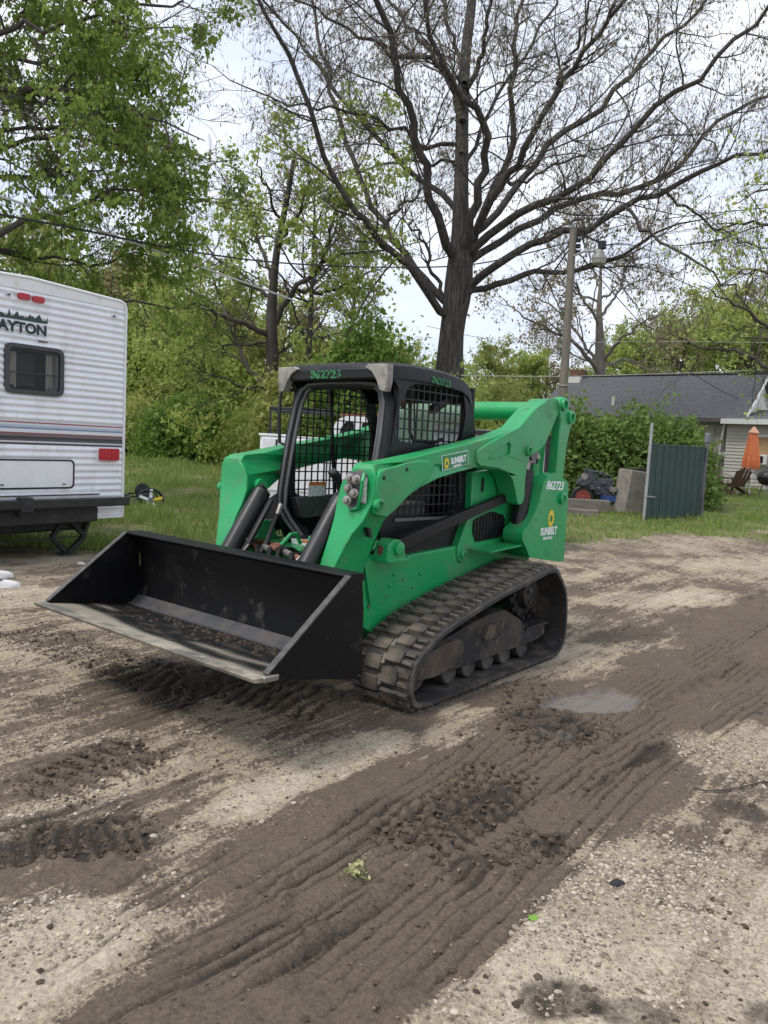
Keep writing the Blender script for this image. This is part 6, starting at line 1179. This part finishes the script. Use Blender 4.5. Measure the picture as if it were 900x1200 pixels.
# ------------------------------------------------------------------ prototypes for the wood behind
def proto_tree(seedv, H, rad, leafmat_, nclump, per, lsize, twig=True, lowest=.25, spread=1.0):
    g = np.random.default_rng(seedv); t = np.linspace(0, 1, 12); tp = np.stack([.3 * np.sin(t * 2 + seedv), .3 * np.cos(t * 1.7 + seedv) - .3, t * H * .92], 1); tr = np.linspace(.15, .025, 12) * H / 10
    P1, R1 = level(tp[None], tr[None], 34, lowest * .8, rad * 1.15, .4, 62, .6, 9, .12, .12, g, .07, tmax=.98); P2, R2 = level(P1, R1, 6, .25, rad * .42, .5, 45, .6, 6, .17, .05, g, .025); P3, R3 = level(P2, R2, 4, .2, rad * .16, .5, 40, .7, 4, .2, 0, g, .01)
    V, F = tube_arrays([(tp[None], tr[None], 9), (P1, np.maximum(R1, .012), 5)]); Vw, Fw = tube_arrays([(P2, np.maximum(R2, .008), 4), (P3, np.maximum(R3, .006), 3)])
    c, ix = along(P3, per, g, .1); c = c + lsize * .8 * g.normal(size=c.shape); keep = g.random(len(c)) < nclump; c = c[keep]; ix = ix[keep]; ti = .6 * g.random(len(P2))[ix // 4] + .4 * g.random(len(c)); Vl, Fl, Tl = leaf_arrays(c, lsize, g, .5, .65, ti)
    return [('trunk', V, F, mt['bark'], None, True), ('twigs', Vw, Fw, mt['bark'], None, True), ('crown', Vl, Fl, mt[leafmat_], dict(tint=Tl), False)]
protos = {}
def wood_tree(kind, x, Y, H, rz, label, group):
    spec = dict(olive=(61, 11, 2.8, 'leaf_olive', 1.0, 11, .21), light=(62, 11, 2.6, 'leaf_light', 1.0, 11, .21), buff=(63, 11, 2.4, 'leaf_buff', .9, 6, .16), bud=(64, 13, 2.6, 'bud', .9, 5, .09), green=(65, 10, 2.7, 'leaf_shrub', 1.0, 8, .19))[kind]
    zb = float(base_z(x, Y)) - .05
    if kind not in protos:
        E_ = empty('woodland_tree', (0, 0, 0))
        for nm, V, F, m, a_, sm in proto_tree(spec[0], spec[1], spec[2], *spec[3:]): mesh_np(nm, V, F, m, E_, a_, sm)
        protos[kind] = E_
    else: E_ = copy_tree(protos[kind])
    E_.name = 'woodland_tree'; E_.location = (x, Y, zb); s = H / spec[1]; E_.scale = (s * 1.05, s * 1.05, s); E_.rotation_euler = (0, 0, rz); tag(E_, label, 'tree', group); return E_
rw_ = random.Random(77)
wlist = []
lw = dict(olive='olive green tree in the wood behind the left lawn', light='light yellow-green tree in the wood behind the left lawn', green='deep green tree in the wood behind the left lawn', buff='buff budding tree in the wood behind the left lawn')
for kind, px, Y, H in [('olive', 20, 38, 10.5), ('light', 75, 42, 10), ('buff', 120, 36, 9), ('olive', 165, 40, 9.5), ('green', 205, 44, 9), ('olive', 250, 37, 7.5), ('light', 290, 41, 8), ('olive', 335, 44, 8.5), ('light', 385, 39, 6.5), ('olive', 430, 46, 6.5), ('buff', -30, 40, 11), ('green', 120, 46, 11), ('olive', 215, 34, 6), ('light', 160, 35, 6.5), ('olive', 300, 35, 5.5), ('olive', 100, 34.5, 6)]:
    wlist.append((kind, at(px, 500, Y)[0], Y, H, px))
ORD = ['leftmost', 'second from left', 'third from left', 'fourth from left', 'fifth from left', 'sixth from left', 'seventh from left', 'eighth from left', 'ninth from left', 'tenth from left']
def plant_wood(lst, names, group):
    for kind in sorted(set(k[0] for k in lst)):
        same = sorted([k for k in lst if k[0] == kind], key=lambda k: k[1] / k[2])
        for i, (k_, x, Y, H, px) in enumerate(same):
            wood_tree(kind, x, Y, H, rw_.uniform(0, 6), names[kind] + ', ' + (ORD[i] if i < len(same) - 1 else 'rightmost') + ' of its kind', group)
plant_wood(wlist, lw, 'wood behind the left lawn')
wlist = []
rwl = dict(olive='olive tree in the wood behind the house', light='light yellow-green tree in the wood behind the house', green='deep green tree in the wood behind the house', buff='buff budding tree in the wood behind the house')
for kind, px, Y, H in [('olive', 470, 48, 6.5), ('light', 520, 50, 6.5), ('olive', 575, 44, 6.5), ('light', 610, 52, 7.5), ('buff', 640, 58, 10), ('light', 745, 52, 9.5), ('light', 790, 48, 10), ('olive', 830, 54, 11.5), ('light', 870, 46, 10), ('buff', 760, 60, 11), ('olive', 915, 50, 12), ('buff', 850, 62, 14), ('light', 690, 56, 7), ('buff', 890, 58, 15), ('olive', 945, 44, 11), ('light', 720, 62, 10)]:
    wlist.append((kind, at(px, 520, Y)[0], Y, H, px))
plant_wood(wlist, rwl, 'wood behind the house')
wood_tree('bud', at(345, 500, 36)[0], 36, 13.8, 1.0, 'bare tree with reddish brown buds high behind the budding tree', None); wood_tree('bud', at(405, 500, 42)[0], 42, 13, 2.6, 'bare tree with reddish brown buds left of the oak trunk', None)

# ------------------------------------------------------------------ shrubs and hedge
def shrub(name, label, cat, c, rad, n, per, lsize, mat, seedv, stems=6, group=None, shell=.55, flat=False):
    g = np.random.default_rng(seedv); c = np.array(c, float); d = nrm(g.normal(size=(n, 3))); d[:, 2] = np.abs(d[:, 2]) * (1 if flat else 1); rr = shell + (1 - shell) * g.random(n) ** .6
    lump = .72 + .56 * fbm(d[:, 0] * 2.2 + seedv, d[:, 1] * 2.2 + d[:, 2] * 2.2, 3, 4); shoot = np.where(g.random(n) < .07, 1.05 + .28 * g.random(n), 1.0); cc_ = c + d * (rr * shoot)[:, None] * np.array(rad) * lump[:, None]
    lv = (cc_[:, None] + g.normal(size=(n, per, 3)) * lsize * 1.3).reshape(-1, 3); lv[:, 2] = np.maximum(lv[:, 2], base_z(lv[:, 0], lv[:, 1]) + .04); ti = .55 * np.repeat(g.random(n), per) + .45 * g.random(n * per); Vl, Fl, Tl = leaf_arrays(lv, lsize, g, .35, .62, ti, sv=.7)
    sp = g.integers(0, n, max(40, n // 12)); S0_ = np.stack([c[0] + rad[0] * .25 * g.normal(size=len(sp)), c[1] + rad[1] * .25 * g.normal(size=len(sp)), np.full(len(sp), c[2])], 1); t = np.linspace(0, 1, 6)[None, :, None]
    Q = S0_[:, None] * (1 - t) + cc_[sp][:, None] * t + .06 * g.normal(size=(len(sp), 6, 3)); V, F = tube_arrays([(Q, np.linspace(.03, .006, 6)[None] * np.ones((len(sp), 1)), 4)])
    return plant(name, (c[0], c[1], c[2]), label, cat, [('stems', V, F, mt['bark_dark'], None, True), ('foliage', Vl, Fl, mt[mat], dict(tint=Tl), False)], group)
def sp_(px, Y): x = at(px, 520, Y)[0]; return (x, Y, float(base_z(x, Y)))
shrub('shrub', 'dense dark rounded shrub in front of the chain link fence', 'shrub', sp_(225, 28.5), (2.0, 1.4, 2.55), 900, 14, .13, 'leaf_shrub', 41)
shrub('shrub', 'low bright shrub spilling over the fence left of the loader arm', 'shrub', sp_(290, 27.5), (1.4, 1.2, 1.9), 600, 12, .13, 'leaf_light', 42); shrub('shrub', 'small green shrub beside the trailer at the fence', 'shrub', sp_(160, 30), (1.5, 1.2, 2.2), 600, 12, .13, 'leaf_olive', 43)
shrub('shrub', 'leafy green bush rising behind the cab left of the oak trunk', 'shrub', sp_(428, 24.5), (2.0, 1.6, 5.2), 1300, 14, .16, 'leaf_shrub', 44, shell=.35); shrub('shrub', 'leafy bush at the foot of the oak trunk', 'shrub', sp_(520, 24.0), (1.9, 1.2, 3.25), 900, 13, .14, 'leaf_light', 45)
shrub('shrub', 'yellow-green bush behind the cab roof right of the oak trunk', 'shrub', sp_(585, 30.0), (2.2, 1.5, 3.6), 800, 13, .15, 'leaf_olive', 46); shrub('shrub', 'olive bush behind the left window of the cab', 'shrub', sp_(355, 26.0), (2.0, 1.5, 3.8), 900, 13, .15, 'leaf_olive', 47)
shrub('shrub', 'leafy sapling growing in front of the house roof beside the pole', 'shrub', sp_(672, 21.0), (.55, .6, 2.95), 260, 12, .13, 'leaf_hedge', 48, shell=.3)
for i, (px, Y, rx, h, lb) in enumerate(((690, 21.3, 1.35, 2.25, 'vine covered hedge mound behind the old engine'), (735, 21.0, 1.5, 2.35, 'vine covered hedge mound behind the concrete box'), (785, 21.4, 1.25, 2.25, 'vine covered hedge mound behind the green gate'), (814, 21.0, .45, 1.95, 'end of the vine hedge against the right gate post'))):
    shrub('hedge', lb, 'hedge', sp_(px, Y), (rx, 1.0, h), 1000 if rx > 1 else 380, 13, .115, 'leaf_hedge', 51 + i, group='vine hedge by the gate', shell=.6)
# undergrowth along the wood edge, one mass
def mass(name, label, boxes, n, lsize, mat, seedv):
    g = np.random.default_rng(seedv); out = []
    for (pa, pb, Ya, Yb, h) in boxes:
        Yq = g.uniform(Ya, Yb, n); px = g.uniform(pa, pb, n); x = (px - 450) / FPX * Yq; zz = base_z(x, Yq) + h * (fbm(x * .45, Yq * .3, 3, seedv)) * 1.5 * g.random(n) ** .75; out.append(np.stack([x, Yq, zz], 1))
    c = np.concatenate(out); c = (c[:, None] + g.normal(size=(len(c), 6, 3)) * lsize * 1.2).reshape(-1, 3); ti = .5 * np.repeat(g.random(len(c) // 6), 6) + .5 * g.random(len(c)); V, F, T = leaf_arrays(c, lsize, g, .4, .6, ti); o = mesh_np(name, V, F, mt[mat], None, dict(tint=T)); tag(o, label, kind='stuff'); return o
mass('undergrowth', 'tangled olive undergrowth along the edge of the left wood', [(-60, 360, 31.5, 36, 3.2), (300, 480, 30, 36, 3.0)], 5200, .17, 'leaf_olive', 71)
mass('undergrowth', 'yellow-green thicket filling the edge of the wood left of the cab', [(140, 480, 32, 44, 6.0)], 5200, .20, 'leaf_light', 74)
mass('undergrowth', 'light green undergrowth of the far wood behind the house', [(440, 980, 46, 60, 4.2)], 7000, .24, 'leaf_light', 72)
mass('far_wood', 'far wood closing the view behind everything', [(-160, 470, 50, 62, 8.5), (440, 1080, 64, 80, 7.5)], 8000, .34, 'leaf_olive', 73)

# ------------------------------------------------------------------ grass
def grass(name, label, x0, x1, y0, y1, n, h0, h1, w, seedv):
    g = np.random.default_rng(seedv); x = g.uniform(x0, x1, n); y = y0 + (y1 - y0) * g.random(n) ** 1.3; keep = lawn_at(x, y) * sstep(.22, .62, fbm(x * 1.1, y * 1.1, 4, 61)) > g.random(n) * .9 + .03; x = x[keep]; y = y[keep]; n = len(x); zb = ground_z(x, y) - .01; zb = np.maximum(zb, base_z(x, y) - .02)
    h = (h0 + (h1 - h0) * g.random(n) ** 1.6) * (.45 + 1.1 * fbm(x * .7, y * .7, 3, 62)); a = g.uniform(0, 6.28, n); lean = g.uniform(.05, .55, n) * h; b = g.uniform(0, 6.28, n); ww = w * (.6 + .8 * g.random(n)) * (.6 + y / 25)
    p = np.stack([x, y, zb], 1); s = np.stack([np.cos(a), np.sin(a), 0 * a], 1) * ww[:, None]; tipv = p + np.stack([np.cos(b) * lean, np.sin(b) * lean, h], 1); mid = p + np.stack([np.cos(b) * lean * .3, np.sin(b) * lean * .3, h * .6], 1)
    V = np.stack([p - s, p + s, mid + s * .7, tipv, mid - s * .7], 1).reshape(-1, 3); F = (np.arange(n) * 5)[:, None] + np.arange(5)[None]; ti = np.clip(.5 * fbm(x * .8, y * .8, 3, 63) + .6 * g.random(n) - .05, 0, 1); o = mesh_np(name, V, F, mt['grass'], None, dict(tint=np.repeat(ti, 5))); tag(o, label, kind='stuff'); return o
grass('grass', 'tall green grass of the lawn between the trailer and the wood', -13, 1.5, 9.6, 31, 130000, .05, .24, .007, 81)
grass('grass', 'short green grass of the lawn around the gate on the right', 1.5, 19, 12.0, 31, 130000, .03, .15, .007, 82)
# ------------------------------------------------------------------ small things on the ground
def gz_at(px, py): p = gp(px, py); return (p[0], p[1], float(ground_z(p[0], p[1])))
p = gz_at(415, 1024); g = np.random.default_rng(91); c = np.array(p) + g.normal(size=(60, 3)) * np.array([.022, .018, .008]) + np.array([0, 0, .018]); V, F, T = leaf_arrays(c, .022, g, -.2, .6)
FW = empty('flower_sprig', p); tag(FW, 'small pale yellow-green flower sprig fallen on the mud', 'flower sprig'); mesh_np('blossom', V - np.array(p), F, leafmat('pale_blossom', (.38, .40, .16), (.60, .58, .34), .2), FW, dict(tint=T)); MB().tube([(0, 0, .012), (.02, -.02, .014), (.05, -.03, .008)], .002, 5).build('stalk', mt['leaf_light'], FW)
p = gz_at(625, 1077); LF = empty('fallen_leaf', p); LF.scale = (.75, .6, .75); LF.rotation_euler = (0, 0, .7); tag(LF, 'bright green fresh leaf lying on the sand', 'leaf'); MB().prism([(0, -.03), (.012, -.012), (.034, -.014), (.02, .004), (.03, .024), (.008, .016), (0, .036), (-.01, .016), (-.03, .02), (-.018, .002), (-.032, -.016), (-.012, -.012)], .008, .0095, ax='z').build('blade', pmat('bright_leaf', (.16, .33, .04), .5), LF); MB().tube([(0, -.03, .008), (.004, -.055, .006)], .0015, 5).build('stalk', pmat('leaf_stalk', (.2, .3, .06), .6), LF)
pts = [np.array(gz_at(812 + 90 * k, 925 + 6 * math.sin(k * 5) - 2 * k)) + np.array([0, 0, .012]) for k in np.linspace(0, 1.2, 9)]; TW = empty('fallen_twig', tuple(pts[0])); tag(TW, 'thin dark twig lying across the sand at the right', 'twig'); MB().tube([tuple(q - pts[0]) for q in pts], .004, 6).build('stem', mt['bark_dark'], TW); MB().tube([tuple(pts[4] - pts[0]), tuple(pts[4] - pts[0] + np.array([.05, .05, .01]))], .0025, 5).build('side_twig', mt['bark_dark'], TW)
for px, py, s, lb, cl in ((724, 1032, .022, 'black stone lying in the gravel at lower right', (.02, .02, .022)), (180, 980, .013, 'pale stone lying at the end of the dark mud ridge', (.36, .33, .29)), (95 + 0, 662, .035, 'white stone lying on the gravel under the trailer', (.62, .6, .56)), (888, 838, .022, 'dark stone lying at the right edge of the rut', (.05, .045, .05))):
    p = gz_at(px, py); me_ = MB().lathe([(.3 * s, 0), (.95 * s, .25 * s), (s, .55 * s), (.7 * s, .95 * s), (.2 * s, 1.15 * s)], (0, 0, -.3 * s), (0, 0, 1), 9); me_.v = [(v[0] * (1.25 + .2 * math.sin(v[1] * 300)), v[1] * (.9 + .2 * math.cos(v[0] * 210)), v[2]) for v in me_.v]; o = me_.build('stone', pmat('stone', cl, .8, var=.2), None); o.location = p; tag(o, lb, 'stone')
